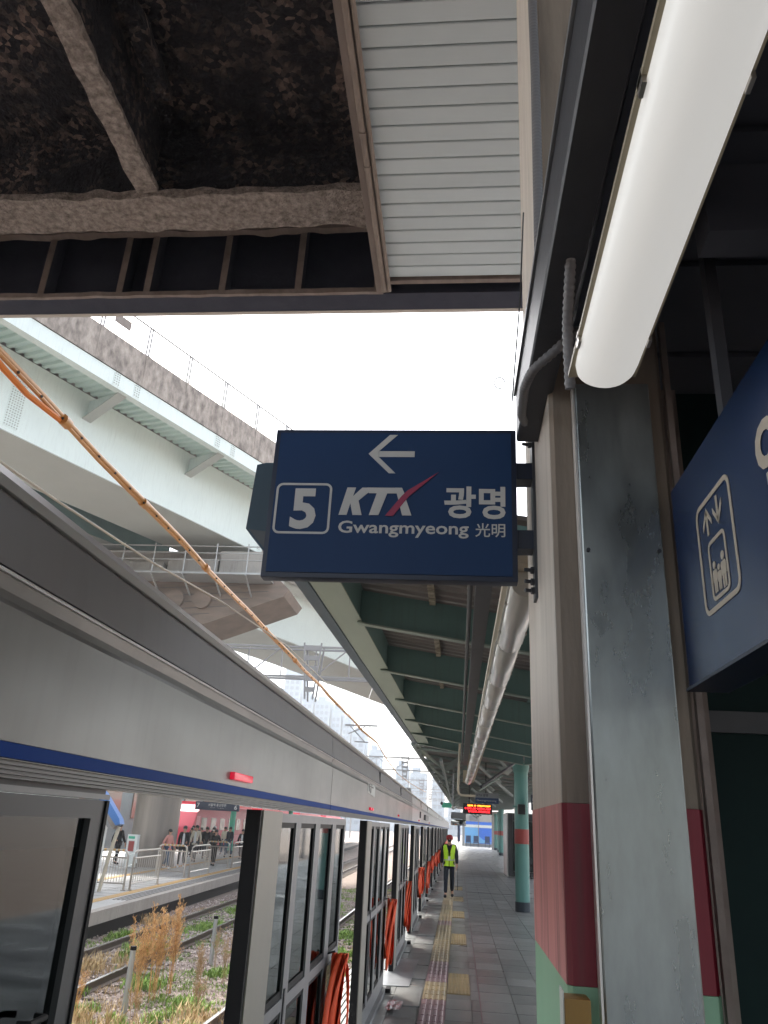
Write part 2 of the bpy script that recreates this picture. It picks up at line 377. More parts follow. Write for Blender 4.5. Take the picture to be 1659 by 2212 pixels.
# ============================================================ GROUND AND TRACKS
g = MB(); rows = []
for iy in range(0, 41):
    y = -30+iy*iy*1.4
    rows.append([(x, y, -1.10) for x in (-900, -300, -120, -60, -30, -15, -9, -5, -1.5, 3, 15, 60, 200, 900)])
g.grid(rows); o = g.build('ground', M['ground']); tag(o, kind='structure')

def track(xs, label, y0=4, y1=150, slope=0.0):
    t = empty('railway_track', (xs[0], y0, -1.1), label, 'railway track')
    xx = lambda x, y: x+slope*(y-20)
    for x in xs:
        m = MB(); m.prism([(x-.07, -1.06), (x+.07, -1.06), (x+.07, -1.045), (x+.012, -1.02), (x+.012, -.945), (x+.034, -.935), (x+.034, -.905), (x-.034, -.905), (x-.034, -.935), (x-.012, -.945), (x-.012, -1.02), (x-.07, -1.045)], 'y', y0, y1)
        m.v = [(v[0]+slope*(v[1]-20), v[1], v[2]) for v in m.v]
        r = m.build('rail', M['rail'], t)
        m = MB(); m.box(x-.030, x+.030, y0, y1, -.905, -.897); m.v = [(v[0]+slope*(v[1]-20), v[1], v[2]) for v in m.v]
        m.build('rail_head', M['railtop'], r)
    xm = sum(xs)/2; first = None
    n = int((90-y0)/.62)
    for k in range(n):
        y = y0+k*.62
        if first is None:
            first = MB().prism([(xm-1.2, -1.2), (xm+1.2, -1.2), (xm+1.17, -1.062), (xm-1.17, -1.062)], 'y', y-.12, y+.12).build('sleeper', M['sleeper'], t)
            first.data.transform(Matrix.Translation((-(xm-xs[0]), -(y-y0), 0)))
            first.location = (xm-xs[0], 0, 0)
        else:
            share(first, (xm-xs[0]+slope*(y-20), y-y0, random.uniform(-.012, .006)), t)
track((-3.70, -2.20), 'single railway track close beside the platform screen doors')
track((-8.12, -6.62), 'rusty railway track overgrown with grass beside the far platform', slope=-.022)

# ballast stones (nobody could count them)
m = MB(); rs = random.Random(3)
def stone(m, x, y, z, r):
    a = rs.uniform(0, 6.28); ca, sa = math.cos(a), math.sin(a)
    q = [(1, 0, 0), (0, 1, 0), (-1, 0, 0), (0, -1, 0), (.25, .1, .85), (-.1, -.2, -.6)]
    sx, sy, sz = (r*rs.uniform(.6, 1.25) for _ in range(3))
    vs = []
    for p in q:
        px, py, pz = p[0]*sx*rs.uniform(.8, 1.2), p[1]*sy*rs.uniform(.8, 1.2), p[2]*sz
        vs.append((x+px*ca-py*sa, y+px*sa+py*ca, z+pz))
    m.add(vs, [(0, 1, 4), (1, 2, 4), (2, 3, 4), (3, 0, 4), (1, 0, 5), (2, 1, 5), (3, 2, 5), (0, 3, 5)])
for _ in range(30000):
    y = 9+(rs.random()**1.25)*32; x = rs.uniform(-9.6, -1.5)
    stone(m, x, y, -1.09+rs.uniform(0, .03), rs.uniform(.018, .042))
o = m.build('ballast_stones', M['stone']); tag(o, 'pinkish grey crushed ballast stones covering the trackbed', 'ballast', kind='stuff')

# grass and straw
def blades(m, x, y, n, h, spread, wd=.006):
    for _ in range(n):
        a = rs.uniform(0, 6.28); d = rs.random()**.5*spread; bx, by = x+d*math.cos(a), y+d*math.sin(a)
        hh = h*rs.uniform(.4, 1.1); la = rs.uniform(0, 6.28); l = hh*rs.uniform(.2, .9); wx, wy = -math.sin(la)*wd*rs.uniform(.6, 1.6), math.cos(la)*wd
        mx, my = bx+math.cos(la)*l*.4, by+math.sin(la)*l*.4
        ex, ey = bx+math.cos(la)*l, by+math.sin(la)*l
        m.add([(bx-wx, by-wy, -1.09), (bx+wx, by+wy, -1.09), (mx+wx, my+wy, -1.09+hh*.65), (mx-wx, my-wy, -1.09+hh*.65), (ex, ey, -1.09+hh)], [(0, 1, 2, 3), (3, 2, 4)])
mg, ms = MB(), MB()
for _ in range(1500):
    y = 10+rs.random()*34; x = rs.uniform(-9.0, -1.7)
    q = noise.noise(Vector((x*.55, y*.33, 2.0)))
    if q > -.03: blades(mg, x, y, 30, rs.uniform(.04, .12), rs.uniform(.12, .3), .006)
    elif q < -.12: blades(ms, x, y, 26, rs.uniform(.05, .16), rs.uniform(.12, .32), .005)
for x, y, k in ((-4.3, 12.8, 5), (-5.0, 13.2, 6), (-4.55, 14.9, 4), (-4.5, 19.3, 7), (-4.8, 18.2, 5), (-6.1, 13.7, 6), (-7.3, 20, 10), (-7.2, 25, 12), (-5.9, 16.5, 5), (-5.2, 12.1, 6), (-4.3, 21.5, 5), (-2.9, 18.5, 10), (-2.9, 21.5, 10), (-3.2, 25.0, 10), (-8.6, 22, 8), (-7.5, 30, 10)):
    for _ in range(k*4): blades(mg, x+rs.gauss(0, .24), y+rs.gauss(0, .45), 34, rs.uniform(.07, .20), .14, .009)
for x, y, k in ((-4.1, 12.4, 8), (-4.6, 12.0, 8), (-5.6, 13.0, 8), (-3.95, 14.0, 5), (-8.6, 25, 8), (-7.4, 17.5, 6)):
    for _ in range(k*3): blades(ms, x+rs.gauss(0, .3), y+rs.gauss(0, .5), 34, rs.uniform(.12, .34), .2, .006)
tag(mg.build('grass', M['grass']), 'short fresh green grass growing in patches on the ballast', 'grass', kind='stuff')
tag(ms.build('dry_grass', M['straw']), 'straw coloured dry grass lying in tufts on the ballast', 'grass', kind='stuff')

def weed(x, y, h, stems, spread, label, m_, pods=26, lean=0):
    t = empty('dried_weed', (x, y, -1.1), label, 'weed')
    st, pd = MB(), MB()
    for k in range(stems):
        a = rs.uniform(0, 6.28); d = rs.random()*spread; bx, by = x+.35*d*math.cos(a), y+.35*d*math.sin(a)
        tx, ty = x+d*math.cos(a)+lean*h*.25, y+d*math.sin(a); hh = h*rs.uniform(.68, 1.05)
        pts = [(bx+(tx-bx)*q**1.6+rs.gauss(0, .007), by+(ty-by)*q**1.6+rs.gauss(0, .007), -1.1+hh*q) for q in (0, .25, .5, .75, 1)]
        st.tube(pts, [.0055, .005, .004, .003, .002], 4)
        for _ in range(pods):
            q = rs.uniform(.42, 1.0); i = min(3, int(q*4)); f_ = q*4-i
            b = Vector(pts[i]).lerp(Vector(pts[i+1]), f_)
            a2 = rs.uniform(0, 6.28); l = rs.uniform(.03, .14)*(1.4-q)
            e = b+Vector((math.cos(a2)*l, math.sin(a2)*l, l*rs.uniform(1.1, 2.4)))
            st.tube([b, e], .0022, 3, caps=False)
            for _ in range(3):
                c = b.lerp(e, rs.uniform(.4, 1.05))+Vector((rs.gauss(0, .008), rs.gauss(0, .008), rs.gauss(0, .008))); r = rs.uniform(.004, .009)
                pd.add([(c.x+r, c.y, c.z), (c.x, c.y+r, c.z), (c.x-r, c.y, c.z), (c.x, c.y-r, c.z), (c.x, c.y, c.z+r*1.3), (c.x, c.y, c.z-r)],
                       [(0, 1, 4), (1, 2, 4), (2, 3, 4), (3, 0, 4), (1, 0, 5), (2, 1, 5), (3, 2, 5), (0, 3, 5)])
    st.build('stem', m_, t); o = pd.build('seed_head', m_, t); tag(o, kind='stuff')
    return t
W = M['weed']; W2 = M['weed2']
for a in ((-5.28, 15.3, 1.62, 17, .30, 'tallest orange brown dried weed in the dense clump between the tracks', W, 34),
          (-5.40, 14.8, 1.40, 14, .27, 'thick orange brown dried weed at the near side of the dense clump', W, 30),
          (-5.18, 15.9, 1.62, 14, .28, 'dried weed leaning at the far side of the dense clump', W, 30),
          (-5.62, 15.2, 1.30, 6, .24, 'thin dried weed on the track side of the dense clump', W, 26),
          (-5.75, 13.2, .95, 5, .14, 'dried weed standing just left of the bollard with black cap', W, 20),
          (-6.0, 12.4, .62, 5, .16, 'short dried weed near the frame of the glass door', W, 18),
          (-4.65, 15.8, .85, 6, .18, 'bushy knee high dried weed right of the dense clump', W2, 22),
          (-4.55, 17.2, 1.02, 5, .13, 'slim dried weed between the clump and the farther bollard', W2, 18),
          (-4.95, 13.6, .55, 4, .14, 'low dried weed at the foot of the dense clump', W2, 16),
          (-4.25, 14.6, .50, 5, .16, 'short straw coloured weed among the white stones', W2, 16),
          (-5.1, 18.4, .9, 4, .12, 'lone dried weed beside the overgrown rusty track', W2, 16)):
    weed(*a)
for x, y, hh, lb in ((-5.27, 14.02, 1.02, 'short grey steel bollard with black cap among dried weeds'), (-5.41, 19.2, .98, 'grey steel bollard farther along beside the overgrown track')):
    t = empty('trackside_bollard', (x, y, -1.1), lb, 'bollard')
    MB().cyl(x, y, -1.12, -1.1+hh-.06, .045, 12).build('post', M['railst'], t, smooth=True)
    MB().cyl(x, y, -1.1+hh-.058, -1.1+hh, .052, 12).build('cap', M['blackrub'], t, smooth=True)

# ============================================================ OUR PLATFORM
pf = empty('platform', (0, 0, 0)); tag(pf, kind='structure')
MB().prism([(-1.38, -1.2), (6.5, -1.2), (6.5, -.012), (-1.38, -.012)], 'y', -14, 150).build('slab', M['slab'], pf)
ed = MB(); ed.box(-1.47, -1.383, -14, 150, -1.2, -.004)
ed.build('edge_stone', M['fplatw'], pf)
rb = MB()
for k in range(6): rb.box(-1.46+.055*k, -1.43+.055*k, -14, 150, -.0035, .010)
rb.build('ribbed_threshold', M['white'], pf)
tx = [(-1.13, -.785), (-.775, -.43), None, (.187, .287), (.302, .70), (.712, 1.108), (1.12, 1.518), (1.53, 1.928), (1.94, 2.34)]
base = MB().box(0, 1, 0, 1, -.03, 0).build('tile', M['tile'], pf, loc=(0, 0, 0))
used = 0; far = MB(); y = 7.2; rt = random.Random(11)
squares = [(11.6, 13.0), (16.3, 17.7), (21.0, 22.4), (25.7, 27.1), (30.4, 31.8)]
while y < 60:
    step = .6 if int(y*10) % 3 else .45
    cols = tx+[(-.115, .18)]
    for c in cols:
        if c is None: continue
        if c == (-.115, .18) and any(a < y+step and y < b for a, b in squares): continue
        st2 = step-.014; off = 0
        z = rt.uniform(-.0015, .0012) if c[0] > -.3 else rt.uniform(-.011, .004)
        if used < 285 and y < 27:
            if used == 0: o = base
            else: o = share(base, (0, 0, 0), pf)
            o.location = (c[0], y, z-.001); o.scale = (c[1]-c[0], st2, 1)
            o.rotation_euler = (rt.gauss(0, .0006), rt.gauss(0, .001), 0) if c[0] > -.3 else (rt.gauss(0, .006), rt.gauss(0, .009), 0)
            used += 1
        else: far.box(c[0], c[1], y, y+st2, -.03, z-.001)
    y += step
far.build('distant_tile', M['tile'], pf)['kind'] = 'stuff'
def tactile(nm, m_, w=.296):
    b = MB().box(0, w, 0, w, -.02, .002)
    for k in range(4): b.prism([(.025+.07*k, .002), (.062+.07*k, .002), (.056+.07*k, .008), (.031+.07*k, .008)], 'y', .01, w-.01)
    return b.build(nm, m_, pf, loc=(0, 0, 0))
tb = tactile('tactile_block', M['tact_y']); first = True; y = 7.5; k = 0; faro = MB()
while y < 60:
    pink = (9.4 < y < 10.9) or (12.1 < y < 13.9) or (19 < y < 20)
    if k < 90:
        o = tb if k == 0 else share(tb, (0, 0, 0), pf)
        o.location = (-.42, y, .001); 
        if pink: o.material_slots[0].link = 'OBJECT'; o.material_slots[0].material = M['tact_p']
    else: faro.box(-.42, -.124, y, y+.296, -.02, .007)
    y += .3; k += 1
faro.build('distant_tactile_block', M['tact_y'], pf)['kind'] = 'stuff'
wb = MB().box(0, .296, 0, .296, -.02, .002)
for i in range(6):
    for j in range(6): wb.box(.02+.045*i, .047+.045*i, .02+.045*j, .047+.045*j, .002, .007)
wb = wb.build('warning_block', M['tact_y'], pf, loc=(0, 0, 0)); k = 0
for a, b in squares:
    y = a
    while y < b-.15:
        o = wb if k == 0 else share(wb, (0, 0, 0), pf); o.location = (-.115, y, .001); y += .3; k += 1
# narrow drain seams
MB().box(.291, .299, 7, 60, -.02, -.002).build('drain_seam', M['tact_p'], pf)
MB().box(.30, 2.4, 29.6, 29.7, -.02, .003).build('drain_channel', M['ledk'], pf)
t = MB().prism([(-1.02, 11.75), (-.62, 11.80), (-.60, 14.1), (-1.02, 14.0)], 'z', .002, .008).build('cover_plate', M['sheetmetal'])
tag(t, 'thin sheet metal cover plate lying by the second door post', 'metal plate')
# broken concrete by the door sill
m = MB()
for _ in range(26): stone(m, rs.uniform(-1.36, -1.02), rs.uniform(6.9, 8.6), rs.uniform(0, .07), rs.uniform(.03, .10))
tag(m.build('rubble', M['concw']), 'broken pale concrete rubble heaped at the door sill', 'rubble', kind='stuff')
m = MB(); rows = []
for i in range(7):
    rows.append([(-.80+.028*j+rs.gauss(0, .006), 10.2+.1*i+rs.gauss(0, .01), .012+abs(rs.gauss(0, .018))) for j in range(7)])
m.grid(rows); m.grid([[(p[0], p[1], p[2]-.004) for p in r] for r in rows])
tag(m.build('litter', M['paper']), 'crumpled white and red wrapper lying on the platform tiles', 'litter')

# ============================================================ PLATFORM SCREEN DOORS
PX = -.92
hs_ = empty('door_header', (PX, 0, 2.0), 'grey door header nearest the camera with red lamp and blue stripe', 'door header')
def header(parent, y0, y1, mt, stripe=True, lamps=(), joints=()):
    prof = [(PX, 2.068), (PX, 2.318), (PX-.012, 2.35), (PX-.04, 2.381), (PX-.055, 2.383), (PX-.055, 2.034), (PX-.003, 2.034), (PX-.003, 2.068)]
    MB().prism([(PX, 2.062), (PX, 2.318), (PX-.010, 2.332), (PX-.013, 2.35), (PX-.004, 2.378), (PX-.002, 2.386), (PX-.26, 2.386), (PX-.26, 2.062)], 'y', y0+.004, y1-.004).build('face_panel', mt, parent)
    MB().prism([(PX-.006, 2.393), (PX-.020, 2.534), (PX-.03, 2.545), (PX-.26, 2.545), (PX-.26, 2.393)], 'y', y0+.004, y1-.004).build('upper_cover', M['headerup'] if mt is M['header'] else mt, parent)
    MB().prism([(PX-.012, 2.3865), (PX-.04, 2.3865), (PX-.04, 2.3925), (PX-.012, 2.3925)], 'y', y0, y1).build('groove_strip', M['blackrub'], parent)
    MB().prism([(PX-.022, 2.549), (PX-.004, 2.560), (PX-.006, 2.576), (PX-.022, 2.580), (PX-.27, 2.580), (PX-.27, 2.549)], 'y', y0, y1).build('top_lip', M['hmetal'], parent)
    l = MB().tube([(PX+.001, y0+.01, 2.381), (PX+.001, y1-.01, 2.381)], .0045, 8); l.build('highlight_bead', M['hmetal'], parent, smooth=True)  # bright bead drawn in as a highlight line
    if stripe: box('blue_stripe', M['blue'], parent, PX-.03, PX+.003, y0+.006, y1-.006, 2.031, 2.0605)
    poly = [(PX-.03, 2.029), (PX+.004, 2.029)]
    for k in range(4):
        z = 2.029-.009*k; poly += [(PX+.004, z-.002), (PX-.003, z-.004), (PX-.003, z-.006), (PX+.004, z-.008)]
    poly += [(PX+.004, 1.992), (PX-.03, 1.992)]
    MB().prism(poly, 'y', y0+.006, y1-.006).build('ribbed_rail', M['ribs'], parent)
    for (a, b) in lamps:
        lp = MB().box(PX, PX+.022, a, b, 2.083, 2.112).build('lamp', M['lampred'], parent, bevel=.006)
    for j in joints:
        box('joint_strip', M['blackrub'], parent, PX-.03, PX-.003, j-.006, j+.006, 2.395, 2.53)
        MB().ball((PX-.012, j+.05, 2.43), .014, 8, 5).build('screw', M['darkmetal'], parent)
box('track_cover', M['framedk'], hs_, PX-.075, PX-.031, -4, 2.15, 1.975, 2.061)
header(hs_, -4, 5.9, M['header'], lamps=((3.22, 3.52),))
h2 = empty('door_header', (PX, 5.9, 2.0), 'glossy door header section carrying a torn white sticker', 'door header')
header(h2, 5.905, 16.6, M['header'], lamps=((8.5, 8.62), (8.68, 8.8), (12.6, 12.68)), joints=(9.6, 13.2))
flat('sticker', [[(8.26, 2.245), (8.98, 2.225), (9.0, 2.34), (8.74, 2.345), (8.62, 2.325), (8.3, 2.345)]], ('x', PX), M['white'], None).name = 'sticker'
st = bpy.data.objects['sticker']
for v in st.data.vertices: v.co.x += .004
st.parent = h2; st.matrix_parent_inverse = Matrix.Translation(-Vector((PX, 5.9, 2.0)))
m = MB(); m.box(PX+.003, PX+.006, 8.36, 8.42, 2.262, 2.335); m.box(PX+.003, PX+.006, 8.42, 8.78, 2.306, 2.318); m.box(PX+.003, PX+.006, 8.5, 8.58, 2.25, 2.30)
o = m.build('sticker_mark', M['ledk'], h2)
h3 = empty('door_header', (PX, 16.6, 2.0), 'paler door header section with louvred unit beyond the sticker', 'door header')
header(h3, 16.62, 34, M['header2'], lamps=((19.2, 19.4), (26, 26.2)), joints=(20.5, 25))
box('louvre_unit', M['frame'], h3, PX, PX+.05, 22.2, 24.4, 2.14, 2.27)
box('access_plate', M['darkmetal'], h3, PX, PX+.02, 19.8, 20.1, 2.16, 2.3)
h4 = empty('door_header', (PX, 34, 2.0), 'farthest pale door header section running into the distance', 'door header')
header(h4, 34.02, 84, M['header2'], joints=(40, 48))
for h_ in (hs_, h2, h3, h4): h_.location.z += .010
tag(MB().box(PX-.25, PX-.02, 15.9, 16.3, 2.582, 2.66).build('equipment_box', M['frame']), 'small grey equipment box on top of the door header', 'equipment box')

def leaf(parent, ya, yb, panes, zt=1.985, zb=.05, mid=(1.0, 1.06), x=PX-.035, fr=None, gl=None, gask=True):
    """sliding/fixed glazed leaf: frame with real openings and a pane in each"""
    fr = fr or M['frame']; gl = gl or M['glass']
    m = MB(); x0, x1 = x-.022, x+.018
    ys = [ya]+[v for p in panes for v in p]+[yb]
    for i in range(0, len(ys), 2): m.box(x0, x1, ys[i], ys[i+1], zb, zt)
    for a, b in panes:
        m.box(x0, x1, a, b, zt-.045, zt); m.box(x0, x1, a, b, zb, zb+.16); m.box(x0, x1, a, b, *mid)
    m.build('frame', fr, parent)
    for a, b in panes:
        for z0, z1 in ((mid[1], zt-.045), (zb+.16, mid[0])):
            g_ = MB().box(x-.006, x+.002, a, b, z0, z1).build('pane', gl, parent)
            if not gask: continue
            r = MB(); e = .028
            for q in ((a, a+e, z0, z1), (b-e, b, z0, z1), (a+e, b-e, z0, z0+e*1.3), (a+e, b-e, z1-e, z1)): r.box(x+.003, x+.010, *q)
            r.build('gasket', M['blackrub'], g_)
GROUP = 'glazed door units in the row of platform screen doors'
names = ['nearest', 'second', 'third', 'fourth', 'fifth', 'sixth', 'seventh', 'eighth', 'ninth', 'tenth', 'eleventh', 'twelfth', 'thirteenth', 'fourteenth', 'fifteenth', 'sixteenth']
proto = None
def make_unit(y0, label):
    t = empty('screen_door_unit', (PX, y0, 0), label, 'screen door', GROUP)
    box('post', M['cream'], t, PX-.06, PX+.010, y0+.035, y0+.46, 0, 1.99)
    box('black_edge', M['blackrub'], t, PX-.065, PX+.004, y0, y0+.034, 0, 1.99)
    leaf(t, y0+.47, y0+3.12, [(y0+.55, y0+.99), (y0+1.14, y0+1.66), (y0+1.84, y0+2.40), (y0+2.58, y0+3.05)])
    box('kick_rail', M['frame'], t, PX-.08, PX+.03, y0+.47, y0+3.14, 0, .048)
    box('lock_strip', M['framedk'], t, PX-.018, PX-.010, y0+1.02, y0+1.05, .3, 1.1)
    MB().box(PX+.03, PX+.09, y0+2.95, y0+3.12, .005, .05).build('floor_stop', M['blackrub'], t)
    return t
for i in range(16):
    y0 = 3.80+4.52*i
    lb = f'{names[i]} screen door unit from the camera, cream post with grey framed panes'
    if i == 0: proto = make_unit(y0, lb)
    else:
        o = copy_tree(proto); o.location = (PX, y0, 0); o['label'] = lb
# near sliding leaf at the left edge
nl = empty('sliding_door', (PX, 0, 0), 'dark framed glass sliding door at the open doorway nearest the camera', 'sliding door')
leaf(nl, .30, 2.125, [(.36, 2.055)], zt=1.975, zb=.04, mid=(.22, .24), fr=M['framedk'], gl=M['glassn'], gask=False)
box('dark_reflection_band', M['navy2'], nl, PX-.046, PX-.0395, .36, 2.055, 1.862, 1.930)  # dark strip painting in a reflection along the pane top
box('edge_seal', M['blackrub'], nl, PX-.06, PX-.012, 2.126, 2.142, .04, 1.975)
box('guide_rail', M['frame'], nl, PX-.07, PX-.012, .2, 2.14, 1.977, 1.990)
MB().tube([(PX-.01, 1.86, 1.52), (PX+.015, 1.865, 1.52), (PX+.015, 1.935, 1.52), (PX-.01, 1.94, 1.52)], .007, 8).build('handle', M['blackrub'], nl, smooth=True)

# orange hanging straps
def straps(y, label, h=.85, z=1.07, full=1.0, n=5):
    t = empty('orange_strap_bundle', (PX+.02, y, z), label, 'safety straps', 'orange safety straps hung on the screen doors')
    MB().tube([(PX-.03, y, z-.01), (PX+.03, y, z+.01), (PX+.04, y, z-.03)], .008, 6).build('hook', M['darkmetal'], t)
    for k in range(n):
        yy = y+(k-(n-1)/2)*.05*full; hh = h*rs.uniform(.72, 1.0); rows = []; wy = rs.uniform(.045, .07)*full
        xo = PX+.035+rs.uniform(0, .05)
        for i in range(19):
            q = i/18; a = q*2*math.pi
            # closed loop hanging: down one side and up the other
            zz = z-hh*(.5-.5*math.cos(a)); side = math.sin(a)*.06*full
            tw = math.sin(q*9+k*1.7)*.5
            cy = yy+side+(y-yy)*math.exp(-((z-zz)/.12)); cx = xo+.03*math.sin(q*7+k)+.012*math.cos(a)
            rows.append([(cx-wy*.5*math.sin(tw), cy-wy*.5*math.cos(tw), zz), (cx+.012, cy, zz), (cx+wy*.5*math.sin(tw), cy+wy*.5*math.cos(tw), zz)])
        b = MB().grid(rows); o = b.build('strap', M['orange'], t, smooth=True, ang=80)
        sm = o.modifiers.new('s', 'SOLIDIFY'); sm.thickness = .004
for y, lb, kw in ((6.42, 'thick orange strap bundle on the nearest screen door unit', dict(n=7, full=1.5, h=1.0)),
                  (11.25, 'long looped orange straps on the second screen door unit', dict(n=6, full=1.5, h=.84)),
                  (15.1, 'orange straps on the third screen door unit', dict(n=5, full=1.3)),
                  (20.5, 'orange straps on the fourth screen door unit', dict(n=6, full=2.6, h=.7)),
                  (24.6, 'orange straps on the fifth screen door unit', dict(n=5, full=2.2, h=.85)),
                  (29.5, 'orange straps on the sixth screen door unit', dict(n=5, full=2.4, h=.6)),
                  (34.0, 'orange straps on the seventh screen door unit', dict(n=5, full=2.4, h=.6)),
                  (38.2, 'orange straps on the eighth screen door unit', dict(n=5, full=3, h=.6))):
    straps(y, lb, **kw)
m = MB(); rows = []
for i in range(40):
    y = 40+i*.55; rows.append([(PX+.12+.03*math.sin(i*2.1), y, 1.05+.02*i/4), (PX+.16+.05*math.sin(i*1.3), y, .75), (PX+.13, y, .45+.06*math.sin(i*1.9))])
m.grid(rows); o = m.build('orange_barrier_sheet', M['orange']); tag(o, 'long orange barrier sheet along the distant screen doors', 'barrier sheet')
sm = o.modifiers.new('s', 'SOLIDIFY'); sm.thickness = .01

# ============================================================ NEAR COLUMN, DUCT, WALL
cc = empty('concrete_column', (.47, 2.75, 0), 'thick concrete column painted red and green low down, beside the platform sign', 'column')
ch = .012
def colpoly(e=0): return [(.285-e+ch, 2.3-e), (.655+e-ch, 2.3-e), (.655+e, 2.3-e+ch), (.655+e, 3.2+e), (.285-e, 3.2+e), (.285-e, 2.3-e+ch)]
MB().prism(colpoly(), 'z', 2.035, 8.6).build('shaft', M['conc'], cc)
box('side_face', M['concl'], cc, .2825, .2848, 2.314, 3.199, 2.035, 8.6)  # paler sheet paints skylight onto the left face
box('skylit_band', M['pinkl'], cc, .280, .2828, 2.314, 3.199, 1.60, 2.034)  # pink sheet paints skylight over the red band's left side
MB().prism(colpoly(.002), 'z', 1.60, 2.034).build('red_band', M['redp'], cc)
MB().prism(colpoly(.0035), 'z', 0, 1.599).build('green_base', M['greenp'], cc)
du = empty('metal_duct_cover', (.48, 2.27, 0), 'galvanised sheet metal duct cover on the front of the column', 'duct cover')
MB().prism([(.365, 2.293), (.362, 2.248), (.366, 2.244), (.594, 2.244), (.598, 2.248), (.598, 2.293)], 'z', .02, 3.33).build('sheet', M['galv'], du, smooth=True)
box('folded_edge', M['hmetal'], du, .355, .361, 2.252, 2.295, .02, 3.33)
for z in (.5, 1.5, 2.75):
    for x in (.378, .585): MB().tube([(x, 2.246, z), (x, 2.236, z)], .006, 8).build('rivet', M['darkmetal'], du)
ab = empty('amber_box', (.295, 2.26, 1.2), 'amber box fixed to the corner of the column at the green paint', 'wall box')
MB().box(.262, .325, 2.215, 2.294, 1.18, 1.585).build('body', M['amber'], ab, bevel=.006)
box('side_strip', M['white'], ab, .2585, .2615, 2.22, 2.29, 1.2, 1.60)
# square edge trim right of the duct
tag(MB().box(.662, .680, 2.285, 2.31, 0, 6).build('trim_pipe', M['brownbox']), 'slim brown vertical trim strip right of the duct cover', 'trim strip')
wl = empty('lift_shaft_wall', (2, 2.75, 0), 'dark green glazed lift shaft wall right of the column', 'glazed wall')
xs = [.80, 1.62, 2.44, 3.4]
for i in range(3):
    for z0, z1 in ((.05, 2.3), (2.36, 4.6), (4.66, 6.5)):
        box('glazing', M['wallgreen'], wl, xs[i]+.03, xs[i+1]-.03, 2.76, 2.775, z0, z1)
for x in xs: box('mullion', M['darkmetal'] if x != .8 else M['brownbox'], wl, x-.028, x+.028, 2.73, 2.80, 0, 6.6)
for z in (0.0, 2.295, 4.595): box('transom', M['darkmetal'], wl, .829, 3.37, 2.745, 2.79, z, z+.07)
box('cream_strip', M['lip2'], wl, 1.145, 1.225, 2.70, 2.742, 2.4, 6.4)
box('grey_strip', M['rough'], wl, 1.235, 1.26, 2.70, 2.742, 2.4, 6.4)

# ============================================================ KTX SIGN
ks = empty('platform_sign', (-.28, 2.82, 3.1), 'blue hanging sign with arrow, number 5, KTX and Gwangmyeong, mounted on the column', 'sign')
MB().box(-.762, .207, 2.756, 2.815, 2.803, 3.434).build('housing', M['signframe'], ks, bevel=.006)
box('face_sheet', M['signblue'], ks, -.742, .187, 2.7515, 2.7555, 2.823, 3.416)
F = ('y', 2.7515)
flat('arrow', [[(-.376, 3.322), (-.294, 3.407), (-.262, 3.407), (-.335, 3.334), (-.335, 3.3085), (-.265, 3.237), (-.291, 3.237)],
               [(-.334, 3.334), (-.192, 3.334), (-.192, 3.3085), (-.334, 3.3085)]], F, M['letter'], ks)
flat('number_frame', rring(-.734, -.511, 2.977, 3.191, .026, .009), F, M['letter'], ks)
text_fit('5', F, -.669, -.568, 2.996, 3.168, M['letter'], ks, bold=.03)
flat('logo_letter', [[(-.451, 3.174), (-.417, 3.174), (-.427, 3.137), (-.392, 3.174), (-.345, 3.174), (-.404, 3.119), (-.388, 3.058), (-.424, 3.058), (-.4355, 3.108), (-.447, 3.058), (-.4785, 3.058)]], F, M['letter'], ks)
flat('logo_letter', [[(-.372, 3.174), (-.236, 3.174), (-.225, 3.150), (-.293, 3.150), (-.323, 3.058), (-.360, 3.058), (-.334, 3.150), (-.365, 3.150)]], ('y', 2.7502), M['letter'], ks)
flat('logo_letter', [[(-.262, 3.174), (-.236, 3.174), (-.195, 3.058), (-.231, 3.058)]], ('y', 2.7492), M['letter'], ks)
flat('logo_swoosh', [[(-.297, 3.055), (-.266, 3.055), (-.209, 3.136), (-.235, 3.140)], [(-.209, 3.136), (-.095, 3.242), (-.213, 3.163), (-.235, 3.140)]], ('y', 2.7482), M['swoosh'], ks)
text_fit('광', F, -.071, .050, 3.050, 3.183, M['letter'], ks, bold=.028)
text_fit('명', F, .062, .163, 3.048, 3.183, M['letter'], ks, bold=.028)
text_fit('Gwangmyeong', F, -.476, .024, 2.968, 3.034, M['letter'], ks, bold=.016)
text_fit('光明', F, .049, .161, 2.975, 3.031, M['letter'], ks, bold=.010)
br = empty('sign_bracket', (.25, 2.85, 3.1), 'dark steel bracket plate with bolts holding the blue sign', 'bracket')
box('mounting_plate', M['darkmetal'], br, .272, .284, 2.80, 2.875, 2.76, 3.43)
for z0, z1 in ((3.24, 3.31), (2.95, 3.025)): box('arm', M['signframe'], br, .208, .271, 2.80, 2.88, z0, z1)
for z in (2.79, 2.825, 2.87, 3.40):
    MB().tube([(.271, 2.82, z), (.235, 2.81, z)], .007, 8).build('bolt', M['darkmetal'], br)
    MB().tube([(.271, 2.82, z), (.258, 2.818, z)], .013, 6).build('nut', M['darkmetal'], br)
s2 = empty('second_sign', (-.45, 3.1, 3.2), 'slate blue sign with slanted end showing behind the large blue sign', 'sign')
MB().prism([(-.86, 3.40), (-.90, 3.39), (-.915, 3.09), (-.80, 2.96), (.15, 2.96), (.15, 3.40)], 'y', 3.0, 3.10).build('housing', M['navy2'], s2)
MB().prism([(-.90, 3.085), (-.80, 2.975), (-.79, 2.99), (-.79, 3.07)], 'y', 2.992, 2.999).build('lower_facet', M['framedk'], s2)
for x in (-.05, .12): box('bracket', M['darkmetal'], s2, x, x+.05, 2.905, 2.995, 3.1, 3.15)

